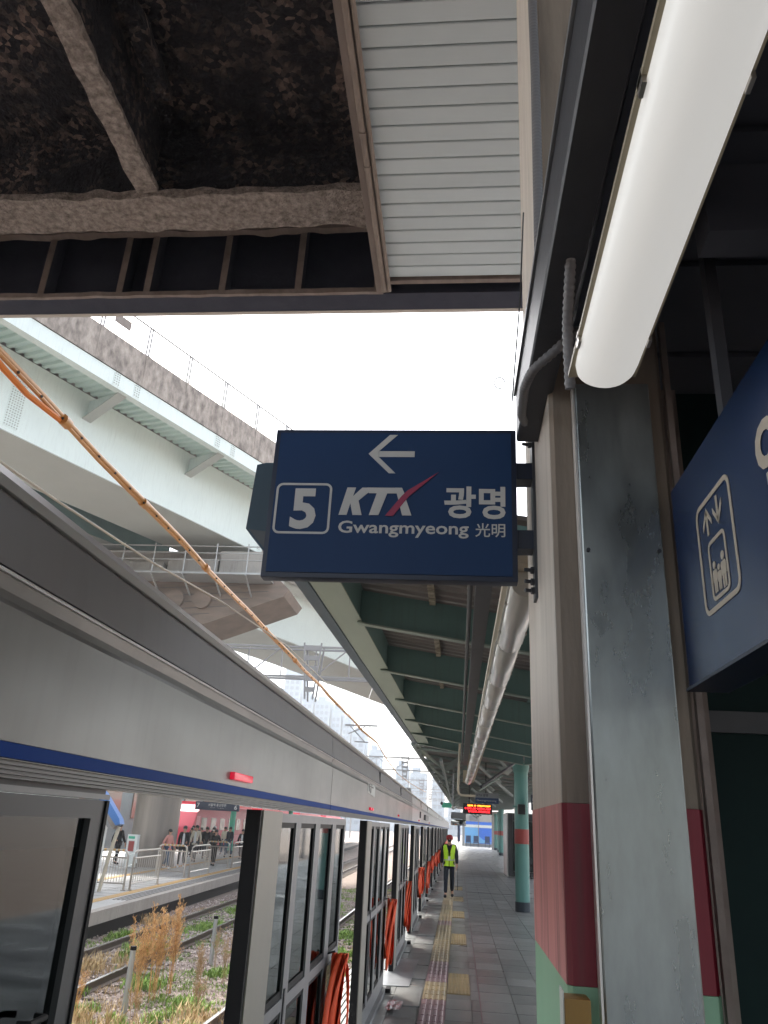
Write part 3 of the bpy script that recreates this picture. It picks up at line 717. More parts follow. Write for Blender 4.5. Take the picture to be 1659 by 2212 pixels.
# ============================================================ LIFT SIGN
es = empty('lift_sign', (.62, 1.4, 2.6), 'glossy blue lift sign with elevator pictogram, cut off at the right edge', 'sign')
MB().box(.624, .72, .35, 2.205, 2.342, 2.925).build('housing', M['signblue2'], es, bevel=.004)
box('edge_trim', M['signframe'], es, .618, .73, .35, 2.215, 2.333, 2.341)
E_ = ('x', .624)
flat('pictogram_frame', rring(1.722, 1.992, 2.479, 2.773, .035, .013), E_, M['letter2'], es)
flat('lift_car', rring(1.790, 1.922, 2.502, 2.656, .022, .010), E_, M['letter2'], es)
def arrow(yc, z0, z1, up):
    zt, zb = (z1, z0) if up else (z0, z1); s = 1 if up else -1
    return [[(yc-.006, zb), (yc+.006, zb), (yc+.006, zt-s*.012), (yc-.006, zt-s*.012)],
            [(yc-.001, zt), (yc+.034, zt-s*.040), (yc+.034, zt-s*.056), (yc-.001, zt-s*.018)],
            [(yc+.001, zt), (yc+.001, zt-s*.018), (yc-.034, zt-s*.056), (yc-.034, zt-s*.040)]]
flat('arrow', arrow(1.905, 2.674, 2.749, True), E_, M['letter2'], es); flat('arrow', arrow(1.822, 2.674, 2.749, False), E_, M['letter2'], es)
def fig(yc, zt, zb, k):
    n = 10; r = .010*k; hd = [(yc+r*math.cos(2*math.pi*i/n), zt-r+r*math.sin(2*math.pi*i/n)) for i in range(n)]
    b = zt-2.2*r; h = b-zb; w_ = .016*k
    return [hd, [(yc-w_, b-.1*h), (yc-w_*.7, b), (yc+w_*.7, b), (yc+w_, b-.1*h), (yc+w_, b-.5*h), (yc-w_, b-.5*h)],
            [(yc-w_*.75, b-.5*h), (yc-w_*.1, b-.5*h), (yc-w_*.15, zb), (yc-w_*.65, zb)], [(yc+w_*.1, b-.5*h), (yc+w_*.75, b-.5*h), (yc+w_*.65, zb), (yc+w_*.15, zb)]]
for a in ((1.889, 2.600, 2.520, 1.0), (1.858, 2.584, 2.519, .85), (1.824, 2.606, 2.516, 1.15)): flat('passenger_symbol', fig(*a), E_, M['letter2'], es)
text_fit('엘리베이터', E_, 1.548, .42, 2.555, 2.79, M['letter2'], es, bold=.02)
text_fit('Elevator', E_, 1.47, .80, 2.43, 2.52, M['letter2'], es, bold=.015)
for y in (1.0, 1.8): box('hanger', M['darkmetal'], es, .66, .69, y, y+.04, 2.926, 3.9)

# ============================================================ LIGHTS
def tube_light(y0, y1, x, label, m_, w_=.078, z=2.995, lit=False, group=None):
    t = empty('strip_light', (x, (y0+y1)/2, z), label, 'strip light', group)
    poly = [(x-w_, z)]+[(x-w_*math.cos(a*math.pi/14), z-w_*.82*math.sin(a*math.pi/14)) for a in range(0, 15)]+[(x+w_, z)]
    m = MB(); rows = []
    prof = [(math.cos(math.pi*a/16)*-1, -math.sin(math.pi*a/16)) for a in range(17)]
    ends = [(y0, .0), (y0+.004, .45), (y0+.02, .78), (y0+.045, .95), (y0+.08, 1.0), (y1-.08, 1.0), (y1-.045, .95), (y1-.02, .78), (y1-.004, .45), (y1, 0)] if lit else [(y0, 0), (y0+.001, .9), (y0+.012, 1), (y1-.012, 1), (y1-.001, .9), (y1, 0)]
    for yy, s in ends: rows.append([(x+p[0]*w_*(.5+.5*s if lit else s), yy, z+p[1]*w_*.85*s) for p in prof])
    m.grid(rows); m.build('diffuser', m_, t, smooth=True, ang=50)
    MB().prism([(x-w_*1.12, z), (x+w_*1.12, z), (x+w_*1.12, z+.012), (x+w_*.8, z+.06), (x-w_*.8, z+.06), (x-w_*1.12, z+.012)], 'y', y0-.008, y1+.008).build('housing', M['tube'] if not lit else M['beige'], t)
    for yy in ([y0+.25, (y0+y1)/2, y1-.15] if lit else [y0+.3, y1-.3]):
        for s in (-1, 1): MB().box(x+s*w_*1.02, x+s*w_*1.12, yy-.014, yy+.014, z-.014, z+.016).build('clip', M['steel'], t)
    return t
tube_light(.05, 1.66, .335, 'large lit strip light overhead, nearest the camera', M['fluor'], lit=True, w_=.072)
o = tube_light(3.42, 4.62, .290, 'first unlit strip light behind the column', M['tube'], w_=.068, group='unlit strip lights in a row under the canopy')
for i in range(1, 13):
    c = copy_tree(o); c.location = (.290-.006*i, 4.02+1.212*i, 2.995)
    c['label'] = ('second third fourth fifth sixth seventh eighth ninth tenth eleventh twelfth last'.split()[i-1])+' unlit strip light behind the column along the canopy row'
tray = MB(); tray.box(.20, .37, 3.3, 20, 3.06, 3.10)
tag(tray.build('light_rail', M['creampipe']), 'pale rail carrying the row of unlit strip lights', 'rail')
lb_ = empty('junction_box', (.18, 20.3, 3.2), 'beige junction box at the far end of the light row', 'junction box')
box('body', M['beige'], lb_, .10, .36, 20.15, 20.45, 3.05, 3.32); box('stem', M['beige'], lb_, .2, .26, 20.2, 20.3, 3.33, 3.95)

# ============================================================ NEAR CANOPY EDGE ABOVE
cn = empty('near_canopy', (.25, 0, 3.6), 'dark steel canopy edge and roof right above the camera', 'canopy')
def canted(mb): mb.v = [(v[0]-.012*(v[1]-2.34), v[1], v[2]) for v in mb.v]; return mb
canted(MB().prism([(.205, 3.34), (.21, 3.332), (.295, 3.332), (.300, 3.34), (.300, 3.55), (.205, 3.55)], 'y', -8, 2.66)).build('edge_channel', M['darkmetal'], cn)
canted(MB().box(.196, .204, -8, 2.66, 3.53, 3.552)).build('lip', M['frame'], cn)
box('inner_beam', M['nearroof'], cn, .345, .60, -12, 2.29, 3.46, 3.56)
dk = MB()
for k in range(30): dk.prism([(.30, 3.60), (5.2, 3.60), (5.2, 3.62), (.30, 3.62)], 'y', -12+.5*k, -12+.5*k+.46)
dk.box(.30, 5.2, -12, 3.1, 3.625, 3.66); dk.build('roof_sheet', M['nearroof'], cn)  # rear stretch is unseen, added behind the camera to block light
for k in range(5): box('joist', M['nearroof'], cn, .61, 5.2, -6+1.9*k, -5.9+1.9*k, 3.38, 3.599)
for x in (.95, 1.5, 2.4): box('purlin', M['nearroof'], cn, x, x+.07, -12, 2.6, 3.25, 3.379)
def corr(nm, pts, r, label, m_=None):
    V = [Vector(p) for p in pts]; P = []
    for i in range(len(V)-1):
        a, b = V[i], V[i+1]; n = max(2, int((b-a).length/.006))
        for k in range(n): P.append(a.lerp(b, k/n))
    # smooth the corners
    for _ in range(30):
        P = [P[0]]+[(P[i-1]+P[i]*2+P[i+1])/4 for i in range(1, len(P)-1)]+[P[-1]]
    rs_ = [r*(1.0 if i % 3 else .82) for i in range(len(P))]
    o = MB().tube(P, rs_, 8).build(nm, m_ or M['conduit'], None, smooth=True, ang=70); tag(o, label, 'conduit'); return o
corr('flexible_conduit', [(.36, 1.80, 3.12), (.34, 1.98, 3.36), (.26, 2.0, 3.285), (.205, 2.03, 3.25), (.19, 2.15, 3.26), (.20, 2.4, 3.30), (.23, 2.58, 3.36)], .0155, 'ribbed dark conduit sweeping from the strip light end to the canopy edge')
corr('flexible_conduit', [(.325, .9, 3.58), (.32, 1.3, 3.50), (.27, 1.62, 3.36), (.275, 1.78, 3.22), (.285, 1.84, 3.06)], .015, 'ribbed conduit dropping beside the strip light')
corr('flexible_conduit', [(.27, 2.27, 7.6), (.262, 2.262, 6.0), (.27, 2.27, 4.8), (.262, 2.27, 3.62)], .020, 'ribbed conduit climbing the upper part of the column')
m = MB().tube([(.185, 2.0, 3.83), (.17, 2.0, 3.5), (.14, 2.0, 3.12)], .0025, 5); tag(m.build('thin_wire', M['wire']), 'thin black wire hanging in front of the sky gap', 'wire')
m = MB(); P = []
for i in range(12): a = i/11*5.2; P.append((.120+.018*math.cos(a), 2.3, 3.37+.022*math.sin(a)))
m.tube(P, .0022, 5); tag(m.build('wire_loop', M['wire']), 'small wire loop curled beside the canopy edge', 'wire')

# ============================================================ OVERHEAD BRIDGE
ob = empty('overhead_bridge', (-4, 3, 8), 'sooty underside of the road bridge overhead with sprayed beams', 'bridge')
m = MB(); rows = []
nx, ny = 150, 110
for j in range(ny+1):
    y = -6+13.6*j/ny; r = []
    for i in range(nx+1):
        x = -13+14*i/nx; p = Vector((x, y, 0))
        r.append((x, y, 9.32+.05*noise.noise(p*3.1)+.035*noise.noise(p*9.0)+.02*noise.noise(p*23)))
    rows.append(r)
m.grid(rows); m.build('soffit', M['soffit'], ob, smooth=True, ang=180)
box('deck', M['sooty'], ob, -13, 9, -14, 8.05, 9.55, 10.6)  # deck lengthened out of view behind the camera to keep light off
box('fascia', M['lip'], ob, -13, 9, 8.052, 8.12, 8.0, 10.6)
def lumpy(nm, x0, x1, y0, y1, z0, z1, amp, m_, parent, step=.07, along='x'):
    m = MB(); rows = []
    if along == 'x':
        n = int((x1-x0)/step)
        for i in range(n+1):
            x = x0+(x1-x0)*i/n; loop = [(y0, z1), (y0, (z0+z1)/2), (y0, z0), (y0*.67+y1*.33, z0), (y0*.33+y1*.67, z0), (y1, z0), (y1, (z0+z1)/2), (y1, z1)]
            rows.append([(x, y+amp*noise.noise(Vector((x*4, y*5, z*5))), z+amp*noise.noise(Vector((x*4+9, y*5, z*5)))) for y, z in loop])
    else:
        n = int((y1-y0)/step)
        for i in range(n+1):
            y = y0+(y1-y0)*i/n; loop = [(x0, z1), (x0, (z0+z1)/2), (x0, z0), ((x0+x1)/2, z0), (x1, z0), (x1, (z0+z1)/2), (x1, z1)]
            rows.append([(x+amp*noise.noise(Vector((x*5, y*4, z*5))), y, z+amp*noise.noise(Vector((x*5+9, y*4, z*5)))) for x, z in loop])
    m.grid(rows); return m.build(nm, m_, parent, smooth=True, ang=60)
lumpy('cross_beam', -13, -1.08, 6.37, 6.9, 8.3, 8.40, .045, M['rough'], ob)
box('beam_web', M['sooty'], ob, -13, -1.08, 6.60, 6.68, 8.401, 9.40)
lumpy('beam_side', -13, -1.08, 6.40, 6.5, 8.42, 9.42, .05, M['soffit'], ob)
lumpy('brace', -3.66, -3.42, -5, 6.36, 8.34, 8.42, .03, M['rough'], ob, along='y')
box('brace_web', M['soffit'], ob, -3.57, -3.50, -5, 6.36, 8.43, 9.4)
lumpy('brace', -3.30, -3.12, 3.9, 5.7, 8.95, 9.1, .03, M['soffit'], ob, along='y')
box('girder_web', M['sooty'], ob, -13, 9, 7.96, 8.0, 8.03, 9.6)
box('bottom_flange', M['sooty'], ob, -13, 9, 7.71, 8.03, 7.985, 8.028)
lumpy('flange_crust', -13, -1.0, 7.66, 7.71, 7.975, 8.04, .014, M['brownbox'], ob)
box('flange_lip', M['lip'], ob, -13, 9, 8.032, 8.051, 7.98, 8.05)
for x in (-9.4, -8.4, -7.45, -6.42, -5.43, -4.38, -4.02, -3.04, -2.07, -1.08):
    box('stiffener', M['sooty'], ob, x-.012, x+.012, 7.70, 7.959, 8.03, 9.3)
    box('stiffener_edge', M['brownbox'], ob, x-.04, x+.04, 7.685, 7.699, 8.045, 8.98)
lumpy('cable_run', -13, -1.1, 7.60, 7.70, 8.93, 9.06, .03, M['brownbox'], ob)
# slatted panel
sp = empty('slatted_ceiling_panel', (0, 5, 7.95), 'white slatted metal ceiling panel under the overhead bridge', 'ceiling panel')
sl = MB().prism([(0, .012), (.006, .002), (.012, 0), (.170, 0), (.176, .002), (.180, .012), (.180, .03), (0, .03)], 'x', -.90, 1.05).build('slat', M['slat'], sp, local=True)
for k in range(22):
    o = sl if k == 0 else share(sl, (0, 0, 0), sp); o.location = (0, 7.44-5-.195*(k+1)+.003, .05)
    o.rotation_euler = (0, 0, 0)
box('backing', M['blackrub'], sp, -.92, 1.08, 3.0, 7.45, 8.035, 8.06)
box('end_trim', M['brownbox'], sp, -.92, 1.08, 7.455, 7.52, 7.97, 8.10)
box('side_box', M['brownbox'], sp, -1.07, -.925, 1.0, 7.62, 7.93, 8.25)
for x, r in ((-.97, .030), (-.905, .022)): MB().tube([(x, 1.0, 7.90), (x, 6.2, 7.905), (x, 7.55, 7.90)], r, 10).build('pipe', M['brownpipe'], sp, smooth=True)
for y in (5.25, 5.65): MB().tube([(-.97, y, 7.90), (-.97, y+.05, 7.90)], .037, 10).build('pipe_coupling', M['brownpipe'], sp)

# ============================================================ MID CANOPY (butterfly roof)
mc = empty('platform_canopy', (0, 13, 4), 'teal steel butterfly canopy over the platform beyond the blue sign', 'canopy')
SL = -.15
def zc(x, base=4.10): return base+SL*(x+1.40) if x < 1.72 else base+SL*3.12-SL*(x-1.72)
def edge_x(y): return -1.45-.0+(y-7)*.0215
y0c, y1c = 5.75, 22.0
def sheetx(name, x0, x1, y0, y1, dz, m_, parent, pitch=.22, amp=.035):
    m = MB(); rows = []; y = y0; k = 0
    while y <= y1:
        for dy, h in ((0, 0), (pitch*.35, 0), (pitch*.5, amp), (pitch*.85, amp)):
            yy = y+dy; n = 8; rows.append([(x0+(x1-x0)*i/n, yy, zc(x0+(x1-x0)*i/n)+dz+h) for i in range(n+1)])
        y += pitch
    m.grid(rows); return m.build(name, m_, parent)
sheetx('roof_sheet', -1.45, 1.72, y0c, y1c, .46, M['roofsheet'], mc); sheetx('roof_sheet', 1.72, 4.9, y0c, y1c, .46, M['roofsheet'], mc)
def slant(name, pts2, y0, y1, m_): return MB().prism(pts2, 'y', y0, y1).build(name, m_, mc)
# edge beam: outer gutter, cream flange, teal web
def skew(mb, y0=7.0, k=.0215):
    mb.v = [(v[0]+k*(v[1]-y0), v[1], v[2]) for v in mb.v]; return mb
skew(MB().prism([(-1.60, 4.08), (-1.47, 4.08), (-1.47, 4.50), (-1.60, 4.50)], 'y', y0c, y1c)).build('gutter', M['gutter'], mc)
skew(MB().prism([(-1.465, 4.095), (-1.16, 4.095), (-1.16, 4.115), (-1.465, 4.115)], 'y', y0c, y1c)).build('edge_flange', M['palecream'], mc)
skew(MB().prism([(-1.20, 4.116), (-1.18, 4.116), (-1.18, 4.50), (-1.20, 4.50)], 'y', y0c, y1c)).build('edge_web', M['teal'], mc)
for i, y in enumerate((5.82, 8.57, 11.4, 14.2, 17.0, 19.5, 21.9)):
    for xa, xb in ((-1.17, 1.70), (1.74, 4.8)):
        za, zb = zc(xa), zc(xb)
        MB().prism([(xa, za), (xb, zb), (xb, zb+.018), (xa, za+.018)], 'y', y-.06, y+.06).build('rafter_flange', M['flange'], mc)
        MB().prism([(xa, za+.0185), (xb, zb+.0185), (xb, zb+.40), (xa, za+.40)], 'y', y-.008, y+.008).build('rafter_web', M['teal'], mc)
    if i: MB().prism([(-1.1, zc(-1.1)+.42), (1.7, zc(1.7)+.42), (1.7, zc(1.7)+.455), (-1.1, zc(-1.1)+.455)], 'y', y-1.45, y-1.30).build('secondary_rafter', M['teal'], mc)
ys = [5.77, 5.82, 8.57, 11.4, 14.2, 17.0]
for a, b in zip(ys, ys[1:]): box('purlin_strip', M['rusty'], mc, -.36, -.29, a+.02, b-.02, zc(-.33)+.36, zc(-.33)+.42)
for x in (1.2, 2.6, 3.8): box('purlin', M['teal'], mc, x, x+.07, y0c, y1c, zc(x)+.40, zc(x)+.455)
dc = empty('cable_duct', (.1, 12, 3.7), 'dark cable duct running beside the strip lights under the canopy', 'cable duct')
MB().box(.10, .21, 3.3, 21, 3.50, 3.62).build('duct', M['darkmetal'], dc)
MB().tube([(.06, 3.3, 3.53), (.06, 21, 3.53)], .018, 8).build('cable', M['wire'], dc, smooth=True)
for k in range(7): box('hanger', M['darkmetal'], dc, .14, .16, 4.2+2.4*k, 4.23+2.4*k, 3.621, 3.95)
cb = MB().bar((.3, 21.5, 3.3), (1.7, 21.5, 3.62), .06, .06)

# far canopy lattice
fc = empty('lattice_canopy', (0, 40, 4), 'distant canopy carried on a green lattice of steel tubes', 'canopy')
def ex2(y): return -1.26+(y-22)*.0122
def fz(x, y): return 4.02-.05*(x+1.2) if x < 1.9 else 3.86+.05*(x-1.9)
m = MB(); rows = []
for k in range(0, 330):
    y = 22.2+k*.25; rows.append([(x if i else ex2(y), y, fz(x, y)+.42+(.05 if k % 2 else 0)) for i, x in enumerate((-1.2, 0, 1.2, 2.4, 3.6, 5.0))])
m.grid(rows); m.build('roof_sheet', M['roofsheet'], fc)
for k in range(26):
    y = 23+k*2.2
    MB().tube([(ex2(y), y, fz(-1.2, y)+.05), (2.0, y, 3.8), (5, y, 4.0)], .045, 6).build('cross_tube', M['lattice'], fc)
for k in range(9):
    y = 22.2+k*6.2
    for q in range(6):
        MB().tube([(ex2(y)+.05+.0*q, y+.4+q*.42, fz(-1.2, y)+.10), (-.55+.04*q, y+3.0+.42*q, 3.72)], .03, 5).build('edge_strut', M['flange'], fc)
        MB().tube([(-.45, y+3.0+.42*q, 3.72), (.35, y+1.0+.42*q, 4.15)], .03, 5).build('inner_strut', M['lattice'], fc)
        MB().tube([(.75, y+1.0+.42*q, 4.15), (1.6, y+3.0+.42*q, 3.72)], .03, 5).build('inner_strut', M['lattice'], fc)
    MB().tube([(-.5, y, 3.70), (-.5, y+6.2, 3.70)], .05, 6).build('long_tube', M['lattice'], fc)
    MB().tube([(.5, y+.5, 3.64), (1.7, y+4.5, 3.05)], .05, 6).build('long_tube', M['lattice'], fc)
MB().tube([(ex2(22), 22, 4.08), (ex2(50), 50, 4.08), (ex2(84), 84, 4.08)], .07, 8).build('edge_tube', M['lattice'], fc)
MB().tube([(ex2(22)+.0, 22, 4.40), (ex2(84), 84, 4.40)], .07, 8).build('edge_tube', M['lattice'], fc)

# turquoise columns
def tcol(x, y, r, h, label, spk=False, zb=(1.68, 2.06)):
    t = empty('turquoise_column', (x, y, 0), label, 'column', 'turquoise columns along the platform')
    MB().cyl(x, y, .24, zb[0], r, 28).build('shaft', M['tcol'], t, smooth=True)
    MB().cyl(x, y, zb[0]+.001, zb[1], r+.004, 28).build('band', M['tred'], t, smooth=True)
    MB().cyl(x, y, zb[1]+.001, h, r, 28).build('upper_shaft', M['tcol'], t, smooth=True)
    MB().cyl(x, y, 0, .239, r+.008, 28).build('base', M['tblk'], t, smooth=True)
    MB().cyl(x, y, h-.28, h-.001, r+.02, 16, r+.06).build('capital', M['tcol'], t, smooth=True)
    return t
tcol(1.76, 23.6, .195, 3.85, 'nearest turquoise column with dark base, loudspeaker mounted on it', True)
tcol(3.95, 78, .24, 3.95, 'turquoise column partly behind the kiosk'); tcol(4.36, 89, .26, 3.95, 'dark based turquoise column left of the kiosk'); tcol(4.42, 99, .24, 3.95, 'farthest turquoise column beside the concrete pier')
sk = empty('loudspeaker', (1.72, 23.3, 2.55), 'black box loudspeaker on the nearest turquoise column', 'loudspeaker')
MB().box(1.64, 1.84, 23.20, 23.36, 2.44, 2.70).build('cabinet', M['ledk'], sk, bevel=.01); box('arm', M['tcol'], sk, 1.50, 1.63, 23.3, 23.33, 2.62, 2.66)
sk2 = copy_tree(sk); sk2['label'] = 'black loudspeaker farther off above the kiosk'; sk2.location = (4.3, 76, 2.75); sk2.scale = (1.9, 1.9, 1.9)
for o_, l_ in ((sk, 0), (sk2, 0)): o_['group'] = 'loudspeakers on the columns'
st = empty('diagonal_strut', (1, 21.5, 3.3), 'dark diagonal steel strut rising to the turquoise column', 'strut')
MB().tube([(.55, 20.6, 2.98), (1.5, 22.5, 3.72)], .035, 8).build('tube', M['darkmetal'], st, smooth=True)
MB().tube([(.50, 20.6, 2.88), (1.15, 21.9, 3.34)], .02, 8).build('brace', M['flange'], st, smooth=True)
pier = MB().box(4.0, 4.75, 100.5, 101.5, 0, 4.2); tag(pier.build('concrete_pier', M['concw']), 'grey concrete pier beside the waiting room glass', 'pier')

# kiosk
kk = empty('kiosk', (2.8, 42, 0), 'white sided kiosk with black framed display front', 'kiosk')
MB().box(2.36, 3.9, 40.9, 44.5, .02, 2.86).build('body', M['white'], kk)
for q in ((2.40, 2.62, .05, 2.83), (3.7, 3.88, .05, 2.83), (2.63, 3.69, 2.5, 2.83), (2.63, 3.69, .05, .26)): box('front_frame', M['ledk'], kk, q[0], q[1], 40.78, 40.89, q[2], q[3])
box('front_glass', M['glassn'], kk, 2.63, 3.69, 40.83, 40.86, .27, 2.49)
box('shelf_panel', M['chairblue'], kk, 2.7, 3.6, 40.875, 40.895, .5, 2.3)
for y in (41.2, 44.2): MB().cyl(2.45, y, -.0, .019, .05, 8).build('foot', M['ledk'], kk)

# waiting room at the end
wr = empty('waiting_room', (2.5, 118, 0), 'glass fronted waiting room with blue stripe at the platform end', 'waiting room')
box('fascia', M['concw'], wr, .9, 4.6, 116, 122, 3.15, 4.7)
box('blue_stripe', M['bblue'], wr, .9, 4.6, 115.95, 115.99, 2.75, 3.14)
box('pale_stripe', M['white'], wr, .9, 4.6, 115.96, 115.99, 2.4, 2.74)
box('glass_panel', M['lblue'], wr, .9, 2.72, 116, 116.1, .35, 2.39); box('glass_panel', M['bblue'], wr, 2.83, 4.6, 116, 116.1, .35, 2.39)
MB().prism([(.95, 2.1), (2.3, 1.7), (3.4, .9), (4.5, .6), (4.5, .45), (.95, .45)], 'y', 115.93, 115.98).build('printed_band', M['lblue'], wr)
box('mullion', M['frame'], wr, 2.73, 2.82, 115.9, 116.2, 0, 4.7); box('sill', M['frame'], wr, .9, 4.6, 115.9, 116.2, 0, .34)
box('transom_panel', M['frame'], wr, 1.5, 2.6, 115.9, 115.98, 3.3, 3.9)
for i, x in enumerate((1.0, 2.0, 3.5)):
    t = empty('seat', (x+.3, 112, 0), ['leftmost dark blue seat before the waiting room', 'middle dark blue seat before the waiting room', 'rightmost dark blue seat before the waiting room'][i], 'seat', 'dark blue seats before the waiting room')
    box('seat_pan', M['chairblue'], t, x, x+.7, 111.7, 112.3, .5, .62); box('backrest', M['chairblue'], t, x+.03, x+.67, 112.2, 112.3, .63, 1.35)
    for a in (.05, .6): box('leg', M['chairblue'], t, x+a, x+a+.06, 111.9, 112.0, 0, .49)
pl = MB().box(.55, .88, 116.5, 117.3, 0, 4.5); tag(pl.build('end_pillar', M['concw']), 'pale pillar left of the waiting room glass', 'pillar')
ns = MB().box(-.1, .25, 108, 108.1, .6, 2.9); tag(ns.build('notice_panel', M['chairblue']), 'dark blue notice panel by the end pillar', 'panel')

# hanging signs and fittings
pp = empty('sign_pipe', (0, 20, 3.5), 'cream pipe bent into an L carrying the small hanging sign', 'pipe')
P = [(.02, 20, 4.20), (-.0, 20, 3.6), (-.02, 20, 2.86), (0.0, 20, 2.77), (.06, 20, 2.735), (.15, 20, 2.73), (.40, 20, 2.73)]
MB().tube(P, .028, 10).build('pipe', M['creampipe'], pp, smooth=True); box('collar', M['creampipe'], pp, -.06, .09, 19.94, 20.06, 4.10, 4.24)
hsn = empty('small_hanging_sign', (.68, 20, 2.7), 'small white and navy hanging sign on the cream pipe', 'sign')
box('upper_panel', M['frame'], hsn, .40, .955, 19.97, 20.03, 2.70, 2.81); box('lower_panel', M['chairblue'], hsn, .40, .955, 19.97, 20.03, 2.575, 2.699)
text_fit('KTX 광명', ('y', 19.97), .43, .70, 2.725, 2.785, M['ledk'], hsn, bold=.01); text_fit('Gwangmyeong', ('y', 19.97), .43, .90, 2.61, 2.66, M['letter'], hsn)
led = empty('departure_display', (.57, 25, 2.56), 'black departure display with glowing red and orange lines', 'display')
MB().box(.13, 1.0, 24.98, 25.2, 2.42, 2.71).build('housing', M['ledk'], led, bevel=.01)
rr = random.Random(5)
for zz, mt, x in ((2.655, 'ledo', .27), (2.575, 'ledr', .19), (2.495, 'ledr', .26)):
    m = MB(); x_ = x
    while x_ < .93:
        w_ = rr.uniform(.012, .03)
        if rr.random() > .15: m.box(x_, x_+w_, 24.972, 24.979, zz-.020, zz+.020)
        if rr.random() > .4: m.box(x_+w_*.3, x_+w_*1.3, 24.972, 24.979, zz-.03, zz-.022)
        x_ += w_+.012
    m.build('text_line', M[mt], led)
for x in (.3, .8): box('hanger', M['ledk'], led, x, x+.03, 25.05, 25.08, 2.711, 3.9)
mi = empty('safety_mirror', (0, 30, 2.3), 'grey backed safety mirror above the walking worker', 'mirror')
MB().box(-.27, .27, 29.98, 30.1, 2.32, 2.54).build('hood', M['frame'], mi, bevel=.02); MB().box(-.27, .27, 29.98, 30.06, 2.10, 2.31).build('mirror_face', M['mirror'], mi, bevel=.01)
MB().box(-.01, .01, 30.0, 30.05, .0, 2.09).build('pole', M['darkmetal'], mi)
for x, y, z, lb in ((-.53, 26, 2.70, 'left of two small round cameras hanging from the canopy edge'), (-.18, 26, 2.60, 'right of two small cameras hanging from the canopy edge')):
    t = empty('hanging_camera', (x, y, z), lb, 'camera', 'small devices hanging from the canopy edge')
    MB().ball((x, y, z), .045, 10, 8, (1, 1, 1.2)).build('body', M['darkmetal'] if x < -.4 else M['steel'], t, smooth=True)
    MB().tube([(x, y, z+.05), (x, y, z+1.3)], .008 if x < -.4 else .02, 6).build('rod', M['frame'], t)
o = MB().box(-1.25, -.5, 62, 62.2, 3.45, 3.8); tag(o.build('green_hoarding', M['greenb']), 'bright green hoarding far down the track', 'hoarding')
t = empty('side_sign', (2.05, 23, 2.7), 'dark sign with pale lettering hanging right of the turquoise column', 'sign')
box('panel', M['signframe'], t, 1.98, 2.5, 22.9, 23.0, 2.55, 2.95); text_fit('5', ('y', 22.9), 2.0, 2.09, 2.72, 2.86, M['letter'], t, bold=.02)
"""
"""
# ============================================================ PEOPLE
def skinned(verts, edges, radii, root, sub=1):
    me = bpy.data.meshes.new('t'); me.from_pydata(verts, edges, []); ob = bpy.data.objects.new('t', me); COL.objects.link(ob)
    sk_ = ob.modifiers.new('k', 'SKIN'); sk_.use_smooth_shade = True
    for i, r in enumerate(radii):
        d = me.skin_vertices[0].data[i]; d.radius = r if isinstance(r, tuple) else (r, r); d.use_root = (i == root)
    ss = ob.modifiers.new('s', 'SUBSURF'); ss.levels = sub; ss.render_levels = sub
    dg = bpy.context.evaluated_depsgraph_get(); dg.update()
    out = bpy.data.meshes.new_from_object(ob.evaluated_get(dg)); bpy.data.objects.remove(ob); return out
def pose(kind):
    """joint table for a 1.75 m figure facing -Y"""
    st = {'walk': .17, 'walk2': -.15, 'stand': .02}[kind]; J = {}
    J['pel'] = (0, 0, .95); J['spi'] = (0, .005, 1.12); J['che'] = (0, -.005, 1.33); J['nec'] = (0, .005, 1.47); J['hd0'] = (0, -.01, 1.56); J['hd1'] = (0, -.015, 1.64); J['hd2'] = (0, -.005, 1.71)
    for s, sg in (('l', -1), ('r', 1)):
        f = st*sg
        J['sh'+s] = (.165*sg, .01, 1.415); J['el'+s] = (.225*sg, .05-f*.5, 1.15); J['wr'+s] = (.235*sg, -.03-f*1.1, .92); J['ha'+s] = (.235*sg, -.05-f*1.2, .85)
        J['hp'+s] = (.085*sg, 0, .90); J['kn'+s] = (.095*sg, -.03-abs(st)*.15+f*.55, .49); J['an'+s] = (.095*sg, .03+f*1.35, .085+(.05 if f > .05 else 0)); J['to'+s] = (.105*sg, -.11+f*1.3, .035)
    return J
def layer(J, names, edges, rad, root, extra=None):
    idx = {n: i for i, n in enumerate(names)}; vs = [J[n] for n in names]; r = [rad[n] for n in names]; ed = [(idx[a], idx[b]) for a, b in edges]
    if extra: extra(J, vs, ed, r, idx)
    return skinned(vs, ed, r, idx[root])
def fingers(J, vs, ed, r, idx):
    for s, sg in (('l', -1), ('r', 1)):
        hx, hy, hz = J['ha'+s]
        for k, (dy, L_) in enumerate(((-.028, .075), (-.010, .085), (.009, .080), (.027, .062))):
            a = len(vs); vs.append((hx, hy+dy, hz-.035)); r.append(.009); ed.append((idx['ha'+s], a))
            vs.append((hx-.012*sg, hy+dy*1.1, hz-.035-L_*.55)); r.append(.008); ed.append((a, a+1))
            vs.append((hx-.03*sg, hy+dy*1.1, hz-.035-L_*.9)); r.append(.006); ed.append((a+1, a+2))
        a = len(vs); vs.append((hx-.01*sg, hy-.045, hz+.01)); r.append(.011); ed.append((idx['ha'+s], a))
        vs.append((hx-.02*sg, hy-.06, hz-.035)); r.append(.009); ed.append((a, a+1))
BODY = {}
